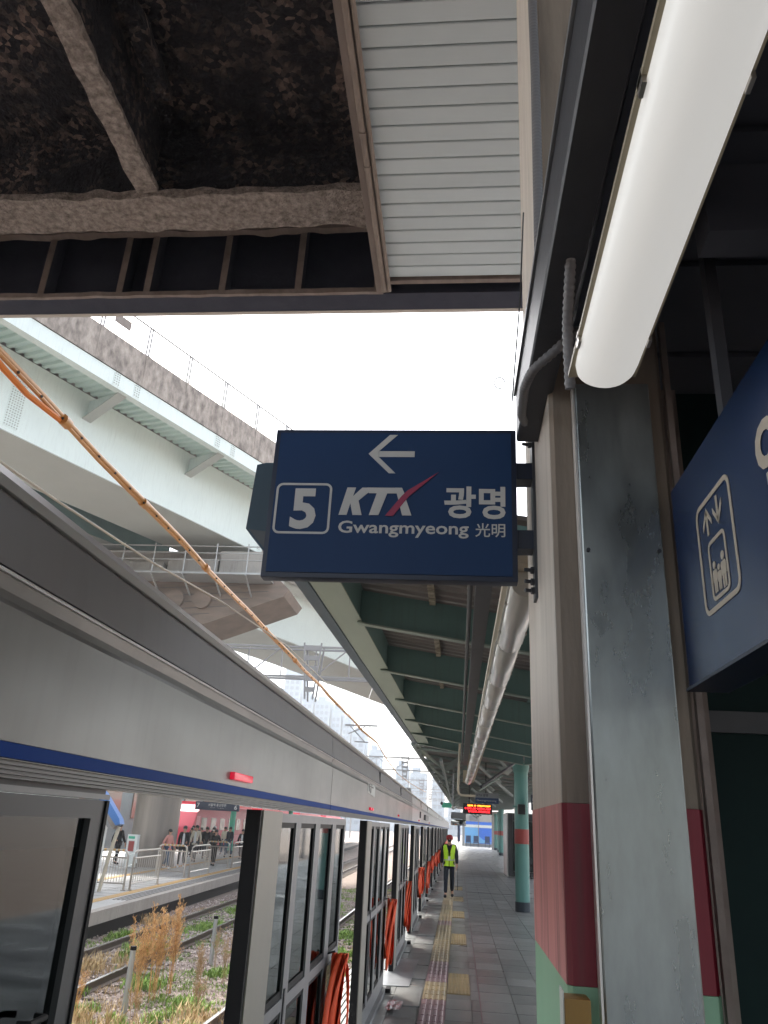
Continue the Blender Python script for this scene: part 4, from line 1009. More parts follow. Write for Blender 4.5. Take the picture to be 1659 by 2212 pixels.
def bodies(kind):
    if kind in BODY: return BODY[kind]
    J = pose(kind)
    rad = dict(pel=.115, spi=.105, che=.125, nec=.052, hd0=.062, hd1=.088, hd2=.062)
    tor = [('pel', 'spi'), ('spi', 'che'), ('che', 'nec'), ('nec', 'hd0'), ('hd0', 'hd1'), ('hd1', 'hd2')]; legs = []; arms = []
    for s in 'lr':
        rad.update({'sh'+s: .058, 'el'+s: .042, 'wr'+s: .029, 'ha'+s: (.018, .036), 'hp'+s: .085, 'kn'+s: .056, 'an'+s: .038, 'to'+s: .032})
        arms += [('che', 'sh'+s), ('sh'+s, 'el'+s), ('el'+s, 'wr'+s), ('wr'+s, 'ha'+s)]; legs += [('pel', 'hp'+s), ('hp'+s, 'kn'+s), ('kn'+s, 'an'+s), ('an'+s, 'to'+s)]
    allv = ['pel', 'spi', 'che', 'nec', 'hd0', 'hd1', 'hd2']+[a+s for s in 'lr' for a in ('sh', 'el', 'wr', 'ha', 'hp', 'kn', 'an', 'to')]
    b = layer(J, allv, tor+arms+legs, rad, 'pel', fingers)
    r2 = {k: (v if isinstance(v, tuple) else v+.022) for k, v in rad.items()}; r2['pel'] = .14; r2['spi'] = .135; r2['che'] = .15; r2['nec'] = .07
    J2 = dict(J); J2['nec'] = (0, .01, 1.45); J2['hem'] = (0, .0, .84); r2['hem'] = .15
    top = layer(J2, ['hem', 'pel', 'spi', 'che', 'nec']+[a+s for s in 'lr' for a in ('sh', 'el', 'wr')], [('hem', 'pel'), ('pel', 'spi'), ('spi', 'che'), ('che', 'nec')]+[e for e in arms if e[1][:2] != 'ha'], r2, 'pel')
    r3 = dict(r2); r3['pel'] = .125
    for s in 'lr': r3['hp'+s] = .098; r3['kn'+s] = .075; r3['an'+s] = .058; J2['an'+s] = tuple(Vector(J['an'+s])+Vector((0, 0, .02)))
    leg = layer(J2, ['pel']+[a+s for s in 'lr' for a in ('hp', 'kn', 'an')], [e for e in legs if e[1][:2] != 'to'], r3, 'pel')
    m = MB()
    for s in 'lr':
        x, y, z = J['to'+s]; ay = J['an'+s][1]; m.ball((x, (y+ay)/2-.005, .045+max(0, z-.035)), .05, 10, 6, (.95, 2.55, .95))
    sh = bpy.data.meshes.new('t'); sh.from_pydata(m.v, [], m.f); sh.shade_smooth()
    m = MB(); m.ball((0, .012, 1.665), .105, 12, 8, (.93, 1.02, .92)); m.ball((0, .05, 1.60), .08, 10, 6, (1, .6, 1))
    ha = bpy.data.meshes.new('t'); ha.from_pydata(m.v, [], m.f); ha.shade_smooth()
    m = MB(); m.ball((0, -.103, 1.615), .014, 6, 5, (1, 1.2, 1.7)); m.ball((-.092, 0, 1.615), .02, 6, 5, (.5, .8, 1.4)); m.ball((.092, 0, 1.615), .02, 6, 5, (.5, .8, 1.4))
    fa = bpy.data.meshes.new('t'); fa.from_pydata(m.v, [], m.f)
    m = MB(); m.ball((-.032, -.093, 1.640), .010, 6, 4, (1.3, .5, .7)); m.ball((.032, -.093, 1.640), .010, 6, 4, (1.3, .5, .7)); m.ball((0, -.095, 1.575), .012, 6, 4, (1.9, .4, .45))
    ey = bpy.data.meshes.new('t'); ey.from_pydata(m.v, [], m.f)
    BODY[kind] = (b, top, leg, sh, ha, fa, ey); return BODY[kind]
def person(x, y, z, kind, h, rz, label, top, legs, shoes='blackcl', mask=None, shirt=None, hat=None, bag=None, group='people on the far platform', under=False):
    b, t_, l_, s_, h_, f_, e_ = bodies(kind)
    P_ = empty('person', (x, y, z), label, 'person', group, rz=rz); k = h/1.75; P_.scale = (k, k, k)
    def put(nm, me, mt, par=P_):
        if not me.materials: me.materials.append(M['skin'])
        o = bpy.data.objects.new(nm, me); COL.objects.link(o); o.parent = par
        o.material_slots[0].link = 'OBJECT'; o.material_slots[0].material = M[mt]; return o
    bd = put('body', b, 'skin'); put('nose_and_ears', f_, 'skin', bd); put('eyes_and_mouth', e_, 'hair', bd)
    put('coat' if under else 'jacket', t_, top); put('trousers', l_, legs); put('shoes', s_, shoes)
    if not hat: put('hair', h_, 'hair')
    def loc(mb, nm, mt, smooth=True):
        me = bpy.data.meshes.new(nm); me.from_pydata(mb.v, [], mb.f)
        bm = bmesh.new(); bm.from_mesh(me); bmesh.ops.recalc_face_normals(bm, faces=bm.faces); bm.to_mesh(me); bm.free()
        if smooth: me.shade_smooth(); me.set_sharp_from_angle(angle=R_(50))
        me.materials.append(M[mt]); o = bpy.data.objects.new(nm, me); COL.objects.link(o); o.parent = P_; return o
    if mask: m = MB(); m.ball((0, -.062, 1.585), .052, 10, 8, (1.05, .85, .95)); loc(m, 'face_mask', mask)
    if shirt: m = MB(); m.prism([(-.055, .90), (.055, .90), (.05, 1.30), (.03, 1.42), (-.03, 1.42), (-.05, 1.30)], 'y', -.172, -.13); loc(m, 'shirt', shirt, False)
    if hat:
        m = MB(); m.ball((0, .0, 1.665), .112, 14, 8, (.97, 1.05, .80)); loc(m, 'cap', hat)
        m = MB(); m.ball((0, -.11, 1.665), .07, 12, 4, (1.1, 1.0, .18)); loc(m, 'cap_peak', hat)
    if bag: m = MB(); m.box(.17, .30, -.06, .14, .78, 1.12); loc(m, 'bag', bag, False)
    return P_, loc
wk, loc = person(-.27, 26.7, .012, 'walk', 1.79, 0, 'worker in red cap and yellow high visibility vest walking on the platform', 'navycl', 'navycl', mask='navycl', hat='redcl', group=None)
m = MB()
prof = [(.86, .168, .150), (1.0, .165, .150), (1.15, .172, .155), (1.3, .19, .162), (1.40, .20, .14), (1.46, .17, .11)]
for side in (-1, 1):          # vest: two halves, open in front as a V
    rows = []
    for z, rx, ry in prof:
        gap = .02+.30*max(0, z-1.12); r = []
        for q in range(15):
            a = -math.pi/2+gap/ry*.5+(math.pi-gap/ry*.5)*q/14; r.append((side*(rx*math.cos(a)) if True else 0, ry*math.sin(a)*1.18-.005, z))
        rows.append(r)
    m.grid(rows)
loc(m, 'vest', 'hiv')
m = MB(); m.box(-.035, .035, -.205, -.198, 1.02, 1.14); loc(m, 'badge', 'whitecl', False)
m = MB(); m.tube([(-.03, -.2, 1.14), (-.075, -.15, 1.44)], .005, 4); m.tube([(.03, -.2, 1.14), (.075, -.15, 1.44)], .005, 4); loc(m, 'lanyard', 'ledk')
m = MB()
for z0 in (1.02,):
    rows = [[(rx_*math.cos(2*math.pi*q/24), ry_*1.2*math.sin(2*math.pi*q/24)-.005, zz) for q in range(25)] for zz, rx_, ry_ in ((z0, .169, .154), (z0+.03, .169, .154))]; m.grid(rows)
loc(m, 'reflective_band', 'silver')
FP = -.4
xtra = ((-15.1, 49.5, 1.74, 'walk', R_(15), 'person in black padded coat with grey trousers beside the brown coat', dict(top='blackcl', legs='greycl')),
  (-16.3, 50.2, 1.66, 'stand', R_(30), 'woman in dark brown jacket left of the cream jacket', dict(top='brncl', legs='blackcl', shirt='pinkcl')),
  (-16.9, 52.3, 1.77, 'walk2', R_(0), 'person in grey jacket deep in the crowd', dict(top='greycl', legs='blackcl', mask='whitecl')),
  (-14.6, 52.8, 1.80, 'walk', R_(-8), 'person in navy coat and jeans before the second green column', dict(top='navycl', legs='jean')),
  (-13.4, 51.4, 1.72, 'walk2', R_(5), 'person in black with white shirt by the second green column', dict(top='blackcl', legs='blackcl', shirt='whitecl')),
  (-15.9, 56.2, 1.75, 'walk', R_(0), 'person in tan coat far back in the crowd', dict(top='creamcl', legs='jean')),
  (-14.0, 57.0, 1.70, 'stand', R_(10), 'person in dark grey right of the second green column', dict(top='greycl', legs='greycl', mask='whitecl')),
  (-12.6, 42.9, 1.74, 'walk2', R_(0), 'person in black behind the second steel barrier', dict(top='blackcl', legs='blackcl')))
for a in xtra+((-13.6, 38.7, 1.70, 'walk', R_(70), 'woman in a pink top carrying a dark coat', dict(top='pinkcl', legs='jean', bag='blackcl', shoes='whitecl')),
          (-13.4, 40.2, 1.87, 'walk', R_(12), 'man in open black jacket, white shirt and grey trousers', dict(top='blackcl', legs='greycl', shirt='whitecl', shoes='whitecl')),
          (-14.5, 45.5, 1.87, 'walk2', R_(5), 'man in a cream jacket over white', dict(top='creamcl', legs='greycl', shirt='whitecl')),
          (-15.6, 51, 1.75, 'stand', R_(10), 'person in black with a white face mask behind the cream jacket', dict(top='blackcl', legs='blackcl', mask='whitecl')),
          (-14.2, 47.8, 1.78, 'walk', R_(-10), 'person in long brown coat and white mask', dict(top='brncl', legs='brncl', mask='whitecl')),
          (-15.7, 53, 1.80, 'stand', R_(0), 'person in dark uniform with a white topped cap', dict(top='navycl', legs='navycl', hat='whitecl')),
          (-14.9, 60, 1.78, 'stand', R_(5), 'person in black with white mask right of the second green column', dict(top='blackcl', legs='blackcl', mask='whitecl')),
          (-15.6, 61, 1.85, 'walk', R_(5), 'bareheaded tall person in black behind the masked one', dict(top='blackcl', legs='greycl')),
          (-17.2, 55, 1.62, 'stand', R_(20), 'short person in a dark red top between the walkers', dict(top='brncl', legs='blackcl', bag='redcl')),
          (-18.1, 57, 1.72, 'walk2', R_(0), 'person in dark clothes waiting beside the red train', dict(top='navycl', legs='blackcl')),
          (-14.1, 64, 1.70, 'stand', R_(0), 'person in tan coat at the right end of the crowd', dict(top='beigecl' if 0 else 'creamcl', legs='brncl')),
          (-16.45, 39.6, 1.80, 'walk', R_(60), 'person in black walking left of the big column', dict(top='blackcl', legs='blackcl')),
          (-13.2, 73, 1.78, 'walk', R_(0), 'person in navy walking far along the other platform', dict(top='navycl', legs='navycl', shirt='whitecl')),
          (-12.7, 70, 1.72, 'stand', R_(0), 'person in black standing far along the other platform', dict(top='blackcl', legs='blackcl'))):
    x, y, h, kd, rz, lb, kw = a
    person(x, y, FP, kd, h, rz, lb+' on the far platform' if 'platform' not in lb and len(lb.split()) < 13 else lb, **kw)

# ============================================================ FAR PLATFORM
def fx(y, off=0): return -9.0-.054*(y-21.3)+off
fp = empty('far_platform', (-9, 30, -.4)); tag(fp, kind='structure')
def fstrip(a, b, z0, z1, y0=4, y1=150):
    m = MB(); rows = [[(fx(y)+a, y, z0), (fx(y)+b, y, z0), (fx(y)+b, y, z1), (fx(y)+a, y, z1), (fx(y)+a, y, z0)] for y in (y0, y1)]; m.grid(rows)
    m.add([rows[0][i] for i in range(4)], [(0, 1, 2, 3)]); m.add([rows[1][i] for i in range(4)], [(0, 1, 2, 3)]); return m
fstrip(-11.5, -.25, -1.2, -.40).build('slab', M['fplat'], fp)
fstrip(-.249, 0, -.70, -.395).build('coping', M['fplatw'], fp)
fstrip(-.249, -.24, -1.2, -.701).build('wall', M['blackrub'], fp)  # black colour paints in the shadow below the coping
fstrip(-1.16, -.86, -.399, -.388).build('yellow_line', M['ytile'], fp)
fstrip(-3.75, -3.45, -.399, -.388).build('tactile_line', M['ytile'], fp)
for k in range(4): fstrip(-.72+.13*k, -.66+.13*k, -.3995, -.392, 24, 120).build('groove_line', M['groove'], fp)
m = MB()
for i in range(60):
    y = 14+i*.9
    m.box(fx(y)-8, fx(y)-1.2, y, y+.012, -.3999, -.3975)
for k in range(9):
    fs = fstrip(-1.9-.75*k, -1.888-.75*k, -.3999, -.3975, 14, 70); m.add(fs.v, fs.f)
m.build('tile_joint', M['groove'], fp)['kind'] = 'stuff'

# barriers
def barrier(y0, y1, label, cross=False, xo=-1.27):
    t = empty('barrier_rail', (fx(y0)+xo, y0, -.4), label, 'barrier', 'stainless steel barriers on the far platform')
    xa, xb = fx(y0)+xo, fx(y1)+xo; z1 = .78; L_ = y1-y0
    def P(q, z): return (xa+(xb-xa)*q, y0+L_*q, z)
    if cross:
        def P(q, z): return (xa-.15-1.15*q, y0-.1*q, z)
    MB().tube([P(0, -.4), P(0, .60), P(.03, .72), P(.10, z1), P(.9, z1), P(.97, .72), P(1, .60), P(1, -.4)], .035, 8).build('outer_frame', M['steel'], t, smooth=True)
    MB().tube([P(.02, .56), P(.98, .56)], .025, 6).build('upper_bar', M['steel'], t, smooth=True); MB().tube([P(.02, -.20), P(.98, -.20)], .025, 6).build('lower_bar', M['steel'], t, smooth=True)
    n = 13
    for k in range(1, n):
        MB().tube([P(k/n, -.2), P(k/n, .56)], .011, 5).build('baluster', M['steel'], t)
    for q in (0, 1): p = P(q, -.4); MB().cyl(p[0], p[1], -.399, -.37, .085, 12).build('foot_plate', M['steel'], t)
    if cross:
        for k in range(6):
            a, b = .12+.13*k, .12+.13*k+.065
            MB().tube([P(a, z1+.001), P(b, z1+.001)], .038, 8).build('yellow_sleeve', M['ytile'], t)
barrier(26.96, 29.9, 'steel barrier nearest the camera on the far platform')
barrier(34.1, 37.3, 'second steel barrier along the far platform')
barrier(42.2, 45.6, 'third steel barrier along the far platform')
barrier(50.5, 54, 'fourth steel barrier partly behind the black door edge')
barrier(33.9, 33.9, 'crosswise steel barrier with yellow and black sleeve by the pink top', True)
barrier(41.9, 41.9, 'crosswise steel barrier with striped sleeve by the second green column', True)
barrier(26.8, 26.8, 'crosswise steel barrier with striped sleeve behind the nearest barrier', True)

bc = empty('big_round_column', (-14.7, 39, -.4), 'massive round metal clad column on the far platform', 'column')
MB().cyl(-14.7, 39.6, -.398, 9, 1.08, 40).build('shaft', M['bigcol'], bc, smooth=True)
MB().cyl(-14.7, 39.6, -.399, -.25, 1.12, 40).build('plinth', M['bigcol'], bc, smooth=True)
ae = empty('emergency_cabinet', (-14.9, 37.6, -.4), 'white emergency cabinet with red screen in front of the big column', 'cabinet')
MB().box(-15.15, -14.68, 37.45, 37.75, -.38, 1.0).build('body', M['white'], ae, bevel=.02); box('red_screen', M['tred'], ae, -15.05, -14.80, 37.435, 37.449, .30, .72)
box('plinth', M['brownbox'], ae, -15.25, -14.6, 37.4, 37.8, -.398, -.381); box('top_sign', M['greenb'], ae, -15.1, -14.8, 37.44, 37.449, .82, .93)
box('screen_frame', M['letter'], ae, -15.08, -14.77, 37.4492, 37.4498, .27, .75)
for x, y, h, lb in ((-15.85, 45.4, 4.2, 'green column behind the woman in the pink top'), (-16.1, 58.5, 4.2, 'green column among the crowd near the hanging sign'), (-15.3, 75, 4.2, 'thin green column far down the other platform')):
    t = empty('green_column', (x, y, -.4), lb, 'column', 'green columns on the far platform')
    MB().cyl(x, y, -.2, h, .20, 20).build('shaft', M['gcol'], t, smooth=True); MB().cyl(x, y, -.399, -.201, .23, 20).build('base', M['tblk'], t, smooth=True)
hg = empty('hanging_platform_sign', (-11.3, 38, 2.46), 'navy hanging sign numbered 7 and 6 over the far platform', 'sign')
MB().box(-12.34, -10.24, 38, 38.15, 2.30, 2.66).build('panel', M['signframe'], hg, bevel=.01)
G = ('y', 38.0)
text_fit('7', G, -12.26, -12.13, 2.40, 2.60, M['letter'], hg, bold=.03, off=.006); text_fit('6', G, -10.46, -10.32, 2.37, 2.57, M['letter'], hg, bold=.03, off=.006)
text_fit('서울역·용산방면', G, -11.72, -10.86, 2.47, 2.60, M['letter'], hg, bold=.01, off=.006); text_fit('Seoul · Yongsan', G, -11.6, -10.95, 2.39, 2.43, M['letter'], hg, off=.006)
for x in (-12, -10.6): box('hanger', M['darkmetal'], hg, x, x+.04, 38.05, 38.09, 2.661, 4.5)
fcn = empty('far_canopy', (-15, 60, 4.5), 'flat canopy roof over the far platform behind the door header', 'canopy')
box('roof', M['roofsheet'], fcn, -20, -10.0, 36, 120, 4.5, 4.7)
for k in range(12): box('beam', M['gcol'], fcn, -20, -10.0, 37+7*k, 37.2+7*k, 4.22, 4.499)

hg.location.z -= .075
# stair enclosure
se = empty('stair_enclosure', (-11.25, 24, -.4), 'white slanted stair enclosure with blue roof edge on the far platform', 'stair enclosure')
MB().prism([(16.5, -.398), (26.0, -.398), (26.1, 1.45), (24.8, 2.05), (16.5, 3.6)], 'x', -11.36, -11.28).build('side_panel', M['white'], se)
MB().bar((-11.26, 16.5, 1.1), (-11.26, 25.9, .3), .03, .05).build('bevel_strip', M['railst'], se)
MB().tube([(-11.15, 25.95, -.398), (-11.0, 25.95, .7), (-10.85, 25.98, 1.5)], .06, 10).build('pole', M['creampipe'], se, smooth=True)
MB().prism([(-11.62, 2.62), (-11.45, 2.50), (-10.80, 1.74), (-10.74, 1.58), (-10.88, 1.53), (-11.58, 2.28)], 'y', 25.75, 26.1).build('roof_edge', M['skyblue'], se)
MB().prism([(-11.5, 2.20), (-10.9, 1.53), (-10.95, 1.42), (-11.5, 2.0)], 'y', 25.78, 26.05).build('roof_underside', M['bigcol'], se)
for z in (.35, .75):
    P = [(-11.02, 25.95, z), (-11.9, 29.5, z-.25), (-13.2, 34, z-.32), (-14.6, 37.5, z-.1)]
    MB().tube(P, .012, 5).build('chain', M['white'], se)

# trains
def train(x1, y0, cars, z, body, low, label, w_=2.9, L_=20):
    t = empty('red_train' if body == 'train_red' else 'blue_train', (x1-w_/2, y0, -1), label, 'train')
    for c in range(cars):
        a = y0+c*(L_+.5); b = a+L_; x0 = x1-w_
        if c == 0:
            pro = [(a, -.2), (b, -.2), (b, z), (a+2.2, z), (a+.9, z-.5), (a+.1, z-1.6)]
        else: pro = [(a, -.2), (b, -.2), (b, z), (a, z)]
        bd = MB().prism(pro, 'x', x0, x1).build('body', M[body], t, bevel=.12)
        box('lower_band', M[low], t, x1+.001, x1+.012, a+.3, b-.1, .05, .55); box('underframe', M['train_dk'], t, x0+.3, x1-.2, a+.6, b-.6, -.85, -.21)
        box('roof_fairing', M[body], t, x0+.4, x1-.5, a+3, b-1, z+.001, z+.22)
        nw = 7
        for k in range(nw):
            y = a+2.0+k*2.5; box('window', M['train_win'], t, x1+.001, x1+.02, y, y+1.35, .95, 1.85)
        box('door', M[low], t, x1+.001, x1+.015, a+.8, a+1.6, -.1, 1.95)
train(-19.5, 60, 4, 2.75, 'train_red', 'train_pink', 'red train with pink band standing at the farther platform')
bld = empty('station_building', (-30, 60, 0), 'pale station building behind the red train', 'building')
MB().box(-45, -27, 30, 130, -1, 6.5).build('wall', M['teald'], bld)
for k in range(14): box('window', M['train_win'], bld, -26.99, -26.9, 34+6.5*k, 38+6.5*k, 1.5, 4)

# ============================================================ VIADUCT (pale green steel)
DX, DY = .4287, .9035; PX0, PY0 = -14.6, 20.45
def V(s, o_, z): return (PX0+DX*s+DY*o_, PY0+DY*s-DX*o_, z)       # s along, o_ outward (towards us)
vi = empty('steel_viaduct', (PX0, PY0, 13), 'pale green steel box girder viaduct crossing overhead with concrete parapet', 'viaduct')
def vprism(poly, s0, s1, nm, m_, **k):
    n = len(poly); m = MB(); m.add([V(s0, a, z) for a, z in poly]+[V(s1, a, z) for a, z in poly], [tuple(range(n)), tuple(range(2*n-1, n-1, -1))]+[(i, n+i, n+(i+1) % n, (i+1) % n) for i in range(n)])
    return m.build(nm, m_, vi, **k)
S0, S1 = -26, 13.1
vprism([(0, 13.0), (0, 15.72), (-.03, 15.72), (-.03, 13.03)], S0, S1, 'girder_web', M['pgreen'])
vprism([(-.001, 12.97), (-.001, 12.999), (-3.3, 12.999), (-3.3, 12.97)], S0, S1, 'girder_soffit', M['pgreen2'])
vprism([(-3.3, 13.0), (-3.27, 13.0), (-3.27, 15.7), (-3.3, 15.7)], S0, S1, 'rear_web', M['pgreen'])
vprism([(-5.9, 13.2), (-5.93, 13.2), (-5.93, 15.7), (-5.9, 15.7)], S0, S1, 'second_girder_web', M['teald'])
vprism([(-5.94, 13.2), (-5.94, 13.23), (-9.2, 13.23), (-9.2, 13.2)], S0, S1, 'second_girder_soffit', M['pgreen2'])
vprism([(-10, 15.9), (1.70, 15.9), (1.70, 16.0), (-10, 16.0)], S0, 60, 'deck', M['concw'])
# corrugated deck sheet
m = MB(); k = 0; s = S0
while s < S1:
    for ds, h in ((0, 0), (.13, 0), (.17, .09), (.30, .09)):
        k += 1; a, b = V(s+ds, .01, 15.74+h), V(s+ds, 1.69, 15.55+h)
        if k == 1: rows = []
        rows.append([a, b])
    s += .34
m.grid(rows); m.build('deck_sheet', M['deckg'], vi)
vprism([(1.70, 15.36), (1.70, 15.38), (1.80, 15.38), (1.80, 15.93), (1.86, 15.93), (1.86, 15.36)], S0, 60, 'fascia_channel', M['pgreen'])
vprism([(1.55, 15.36), (1.70, 15.36), (1.70, 15.39), (1.55, 15.39)], S0, 60, 'fascia_flange', M['pgreen'])
vprism([(1.60, 16.0), (1.90, 15.95), (1.86, 17.25), (1.64, 17.25)], S0, 60, 'parapet', M['parapet'])
for k in range(-10, 28):
    s = 3.6+2.06*k
    if s < S0: continue
    vprism([(1.87, 15.96), (1.905, 15.96), (1.88, 17.25), (1.85, 17.25)], s-.1, s+.1, 'parapet_joint', M['parapet'])
    for ds in (-.07, .05): m = vprism([(1.72, 17.0), (1.78, 17.0), (1.78, 18.52), (1.72, 18.52)], s+ds, s+ds+.035, 'fence_post', M['fence'])
for z in (18.48,): MB().bar(V(S0, 1.75, z), V(60, 1.75, z), .05, .05).build('fence_rail', M['fence'], vi)
vprism([(1.80, 17.75), (1.83, 17.75), (1.83, 18.1), (1.80, 18.1)], 1.95, 2.65, 'notice_plate', M['brownpipe'])
for sb in (-12.3, -7.2, -2.1, 2.95, 8.05):
    vprism([(.001, 14.75), (.001, 15.5), (1.69, 15.5), (1.69, 15.36)], sb-.02, sb+.02, 'bracket_web', M['pgreen'])
    m = MB(); a = [V(sb-.19, .001, 14.72), V(sb+.19, .001, 14.72), V(sb+.19, 1.69, 15.33), V(sb-.19, 1.69, 15.33)]
    b = [V(sb-.19, .001, 14.748), V(sb+.19, .001, 14.748), V(sb+.19, 1.69, 15.358), V(sb-.19, 1.69, 15.358)]
    m.add(a+b, [(0, 1, 2, 3), (7, 6, 5, 4), (0, 4, 5, 1), (1, 5, 6, 2), (2, 6, 7, 3), (3, 7, 4, 0)]); m.build('bracket_flange', M['pgreen2'], vi)
# bolt rows
def bolts(sc, w_, z0, z1, o_=.0, dz=.16, ds=.09):
    m = MB(); m2 = MB()
    p = [V(sc-w_, o_+.012, z0), V(sc+w_, o_+.012, z0), V(sc+w_, o_+.012, z1), V(sc-w_, o_+.012, z1)]; q = [V(sc-w_, o_, z0), V(sc+w_, o_, z0), V(sc+w_, o_, z1), V(sc-w_, o_, z1)]
    m2.add(p+q, [(0, 1, 2, 3), (0, 4, 5, 1), (1, 5, 6, 2), (2, 6, 7, 3), (3, 7, 4, 0)])
    z = z0+.06
    while z < z1-.03:
        s = sc-w_+.05
        while s < sc+w_-.02:
            c = V(s, o_+.012, z); e = V(s, o_+.035, z); m.tube([c, e], .022, 6); s += ds
        z += dz*.6
    pl_ = m2.build('splice_plate', M['pgreen'], vi); m.build('bolt', M['pgreen2'], pl_)['kind'] = 'stuff'
bolts(.3, .27, 13.15, 15.2); bolts(12.85, .12, 13.1, 15.5)
for sb in (2.95, 8.05):
    for d_ in (-.45, .45): bolts(sb+d_, .16, 15.42, 15.9, 1.86)
# pier cap and walkway
pc = empty('pier_cap', (-10, 33, 10), 'brown concrete pier cap with steel walkway under the viaduct', 'pier')
MB().prism([(-7.3, 11.05), (-7.5, 10.75), (-10.7, 9.5), (-13.5, 8.7), (-16, 8.4), (-26, 8.4), (-26, 11.9), (-7.9, 11.6)], 'y', 31.2, 34.2).build('cap', M['concb'], pc)
m = MB()
for k in range(8):
    z = 8.7+.34*k; m.bar((-17+.0*k, 31.19, z), (-8.2-.9*max(0, 5-k)*.9, 31.19, z+.55), .015, .03)
m.build('formwork_line', M['groove'], pc)
for x in (-11.0, -12.2): MB().tube([(x, 31.0, 10.5), (x, 31.19, 10.5)], .40, 18).build('round_seat', M['concb'], pc, smooth=True)
MB().box(-26, -8.25, 32, 34.1, 11.85, 12.96).build('crosshead', M['concw'], pc)
MB().box(-26, -8.0, 29.9, 31.19, 11.28, 11.36).build('walkway', M['railst'], pc)
for x0, x1, z in ((-10.3, -8.35, 12.55), (-12.6, -10.4, 12.2), (-15, -12.8, 12.0)):
    MB().box(x0, x1, 30.7, 32.8, 11.37, z).build('bearing_cover', M['concw'], pc)
for z in (11.9, 12.2, 12.5): MB().tube([(-20, 29.95, z), (-8.0, 29.95, z)], .025, 6).build('handrail', M['railst'], pc)
for k in range(8): x = -8.9-1.35*k; MB().tube([(x, 29.95, 11.3), (x, 29.95, 12.62)], .028, 6).build('baluster', M['railst'], pc)
for k in range(5): x = -8.9-1.35*k; MB().bar((x, 29.9, 11.27), (x, 31.2, 10.7), .05, .08).build('support_arm', M['railst'], pc)
# following haunched span
b2 = empty('ramp_bridge', (-8, 42, 12), 'pale haunched ramp bridge seen past the pier cap', 'bridge')
def W2(s, o_, z): return (-11.16+.405*s-.914*(-o_)*1, 36.67+.914*s-.405*o_, z)
for nm, mt, poly in (('web', 'pgreen', [(0, 11.0), (0, 13.6), (.04, 13.6), (.04, 11.0)]), ('soffit', 'pgreen2', [(0, 10.96), (0, 10.999), (-4.5, 10.999), (-4.5, 10.96)]), ('parapet', 'concw', [(1.0, 13.61), (1.0, 14.6), (1.2, 14.6), (1.2, 13.61)])):
    n = len(poly); m = MB(); rows = []
    for k in range(21):
        s = -3+3.0*k; dz = -.8*math.sin(min(1, k/10)*math.pi)*0
        rows.append([W2(s, a, z+dz-.02*k*k*.3) for a, z in poly]+[W2(s, poly[0][0], poly[0][1]+dz-.02*k*k*.3)])
    m.grid(rows); m.build(nm, M[mt], b2)

# ============================================================ OVERHEAD LINE
def portal(y, x0, x1, zb, zt, label, drops=(), n=14, posts=True):
    t = empty('catenary_portal', (x0, y, 0), label, 'catenary portal', 'catenary portals over the tracks')
    for yy in (y-.25, y+.25):
        for z in (zb, zt): MB().bar((x0, yy, z), (x1, yy, z), .07, .07).build('chord', M['truss'], t)
    L_ = (x1-x0)/n
    for k in range(n+1):
        x = x0+k*L_; MB().bar((x, y-.25, zb), (x, y-.25, zt), .04, .04).build('vertical', M['truss'], t)
        if k < n: MB().bar((x, y-.25, zb if k % 2 else zt), (x+L_, y-.25, zt if k % 2 else zb), .045, .045).build('diagonal', M['truss'], t)
    for xd, zl in drops:
        d = MB()
        for s in (-1, 1):
            for yy in (y-.3, y+.3): d.bar((xd+s*.32, yy, zt+.15), (xd+s*.14, yy, zl), .06, .06)
        for q in range(5):
            z = zt-(zt-zl)*q/5; d.box(xd-.30+.03*q, xd+.30-.03*q, y-.31, y-.29, z-.12, z+.06)
        d.build('drop_post', M['truss'], t)
    if posts:
        for x in (x0, x1): MB().bar((x, y, -1.1), (x, y, zt+.3), .28, .28, up=(0, 1, 0)).build('post', M['truss'], t)
        
portal(28, -19, 6.0, 6.80, 7.88, 'catenary portal nearest the camera above the tracks', drops=((-5.38, 6.0),), n=20)
portal(75, -24, 12, 6.8, 7.9, 'second catenary portal framed between header and canopy', drops=((-5.0, 5.9),), n=22)
portal(110, -24, 12, 6.8, 7.9, 'third catenary portal from the camera', drops=((-5.0, 5.9),), n=16)
portal(145, -24, 12, 6.8, 7.9, 'fourth catenary portal from the camera', drops=((-5.0, 5.9),), n=14)
portal(185, -24, 14, 6.8, 7.9, 'farthest catenary portal in the haze', n=12)
# insulated orange cable
def sag(P, r, nm, mt, label, cat, n=8):
    o = MB().tube(P, r, n).build(nm, M[mt], None, smooth=True); tag(o, label, cat); return o
oc = empty('insulated_cable', (-3, 12, 4.6), 'thick orange wrapped overhead cable with bolts slanting down the view', 'cable')
P = [(-2.90, 2.5, 4.60)]+[(-2.93-.008*math.sin(k*1.3), 3.4+1.0*k, 4.61+.010*math.sin(k*2.1)) for k in range(22)]+[(-2.9, 27.9, 4.66)]
MB().tube(P, .026, 10).build('sleeve', M['owire'], oc, smooth=True)
P2 = [(p[0]+.014*math.sin(i_*1.1), p[1], p[2]-.030) for i_, p in enumerate(P)]
MB().tube(P2, .016, 8).build('lower_sleeve', M['owire'], oc, smooth=True)
m = MB()
for k in range(64):
    y = 3.5+.30*k+.0012*k*k; m.ball((-2.905, y, 4.578), .011, 6, 4)
m.build('bolt', M['wire'], oc)['kind'] = 'stuff'
for y in (4.75, 6.3, 8.2, 11.2, 13.5): MB().tube([(-2.925, y, 4.592), (-2.925, y+.09, 4.592)], .043, 10).build('clamp', M['owire'], oc, smooth=True)
MB().tube([(-2.93, 3.6, 4.57), (-2.94, 4.0, 4.54), (-2.94, 4.3, 4.53), (-2.93, 4.72, 4.57)], .022, 8).build('drooping_wrap', M['cablebits'], oc, smooth=True)
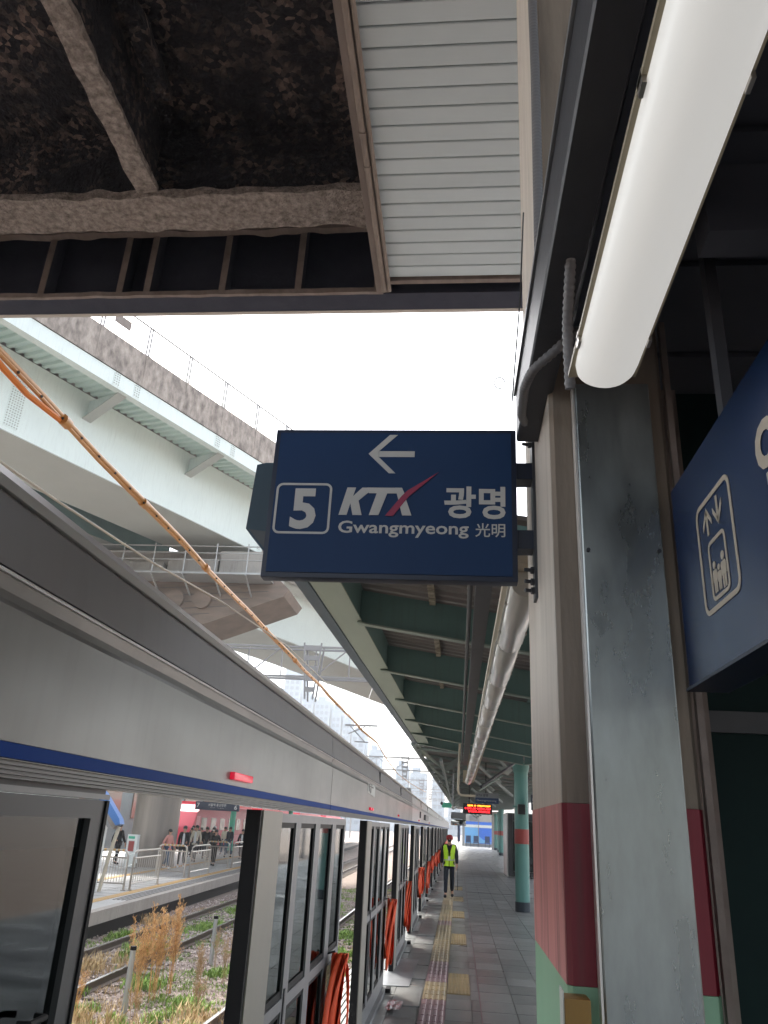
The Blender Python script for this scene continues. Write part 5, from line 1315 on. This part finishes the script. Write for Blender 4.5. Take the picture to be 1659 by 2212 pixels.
P = [(-2.9, 28.1, 4.66), (-2.93, 33, 4.45), (-3.0, 40, 4.35), (-3.0, 52, 4.5), (-3, 75, 5.0)]
sag(P, .022, 'contact_wire', 'owire', 'orange cable continuing beyond the nearest portal', 'cable')
sag([(-2.2, 2.4, 3.42), (-2.2, 3.69, 3.50), (-2.2, 5.09, 3.61), (-2.2, 6.77, 3.79), (-2.3, 10, 4.1), (-2.6, 18, 4.55), (-2.9, 27.8, 4.9)], .008, 'thin_cable', 'pwire', 'thin pale cable below the thick orange one', 'cable')
sag([(-2.95, 28, 6.7), (-2.95, 50, 5.6), (-2.95, 75, 6.8), (-2.95, 110, 6.0)], .012, 'messenger_wire', 'wire', 'sagging messenger wire between the portals', 'cable')
sag([(-7.4, 2, 5.4), (-7.4, 28, 5.3), (-7.5, 75, 5.2), (-7.5, 145, 5.2)], .010, 'messenger_wire', 'wire', 'overhead wire above the overgrown track', 'cable')
ca = empty('cantilever_arm', (-3, 24, 4.5), 'small grey cross arm holding the overhead cable before the portal', 'cross arm')
MB().bar((-3.46, 24, 4.73), (-2.46, 24, 4.74), .05, .05).build('top_bar', M['truss'], ca); MB().bar((-3.35, 24, 4.48), (-2.85, 24, 4.70), .03, .03).build('strut', M['truss'], ca)
MB().bar((-3.3, 24, 4.70), (-2.84, 24, 4.26), .03, .03).build('strut', M['truss'], ca); MB().bar((-3.15, 24, 4.26), (-2.7, 24, 4.25), .03, .03).build('lower_bar', M['truss'], ca)
MB().tube([(-3.0, 24, 4.75), (-3.0, 27.7, 6.9)], .012, 5).build('stay', M['truss'], ca)

# ============================================================ FAR TOWERS
T = [(-104, -92, 66, 'broad pale apartment tower at the left of the skyline'), (-91, -82, 76, 'tallest pale apartment tower above the door header'), (-81, -75, 62, 'narrow tower right of the tallest one'),
     (-74, -66, 60, 'square tower with flat top in the middle of the skyline'), (-65, -60, 56, 'slim tower beside the square one'), (-59, -55, 52, 'slim tower stepping down the skyline'), (-54, -47, 45, 'wide lower tower near the second portal'),
     (-45, -39, 37, 'low tower right of the wide one'), (-31, -25, 30, 'hazy tower behind the second catenary portal'), (-24, -16, 27, 'wide hazy block behind the portals'), (-13, -7, 36, 'bluish tower close to the canopy edge'), (-5, 1, 22, 'low hazy block under the canopy edge')]
for x0, x1, z, lb in T:
    t = empty('apartment_tower', ((x0+x1)/2, 410, -1), lb, 'tower', 'apartment towers on the skyline')
    box('wall', M['tower'], t, x0, x1, 400, 415, -1, z)
    m = MB(); n = max(2, int((x1-x0)/2.4))
    for f in range(int(z/3)-1):
        for k in range(n): xx = x0+.6+k*((x1-x0-.8)/n); m.box(xx, xx+(x1-x0)/n*.6, 399.8, 399.95, 2+3*f, 3.7+3*f)
    m.build('window', M['towerw'], t)['kind'] = 'stuff'
    box('roof_hut', M['tower'], t, x0+1, x0+(x1-x0)*.6, 402, 410, z, z+2.5)
# hazy low ground far away
tag(MB().box(-400, 60, 520, 530, -1, 9).build('distant_buildings', M['tower']), kind='structure')

# ============================================================ HAZE
hz = MB().box(-420, 260, -20, 560, -2.2, 90).build('haze', M['wire']); hz['kind'] = 'stuff'
hm = bpy.data.materials.new('haze_volume'); hm.use_nodes = True; n = hm.node_tree; n.nodes.clear()
o_ = n.nodes.new('ShaderNodeOutputMaterial'); pv = n.nodes.new('ShaderNodeVolumePrincipled'); pv.inputs['Color'].default_value = (.93, .96, 1, 1); pv.inputs['Density'].default_value = HAZE
pv.inputs['Anisotropy'].default_value = .2
n.links.new(pv.outputs[0], o_.inputs['Volume']); hz.data.materials[0] = hm
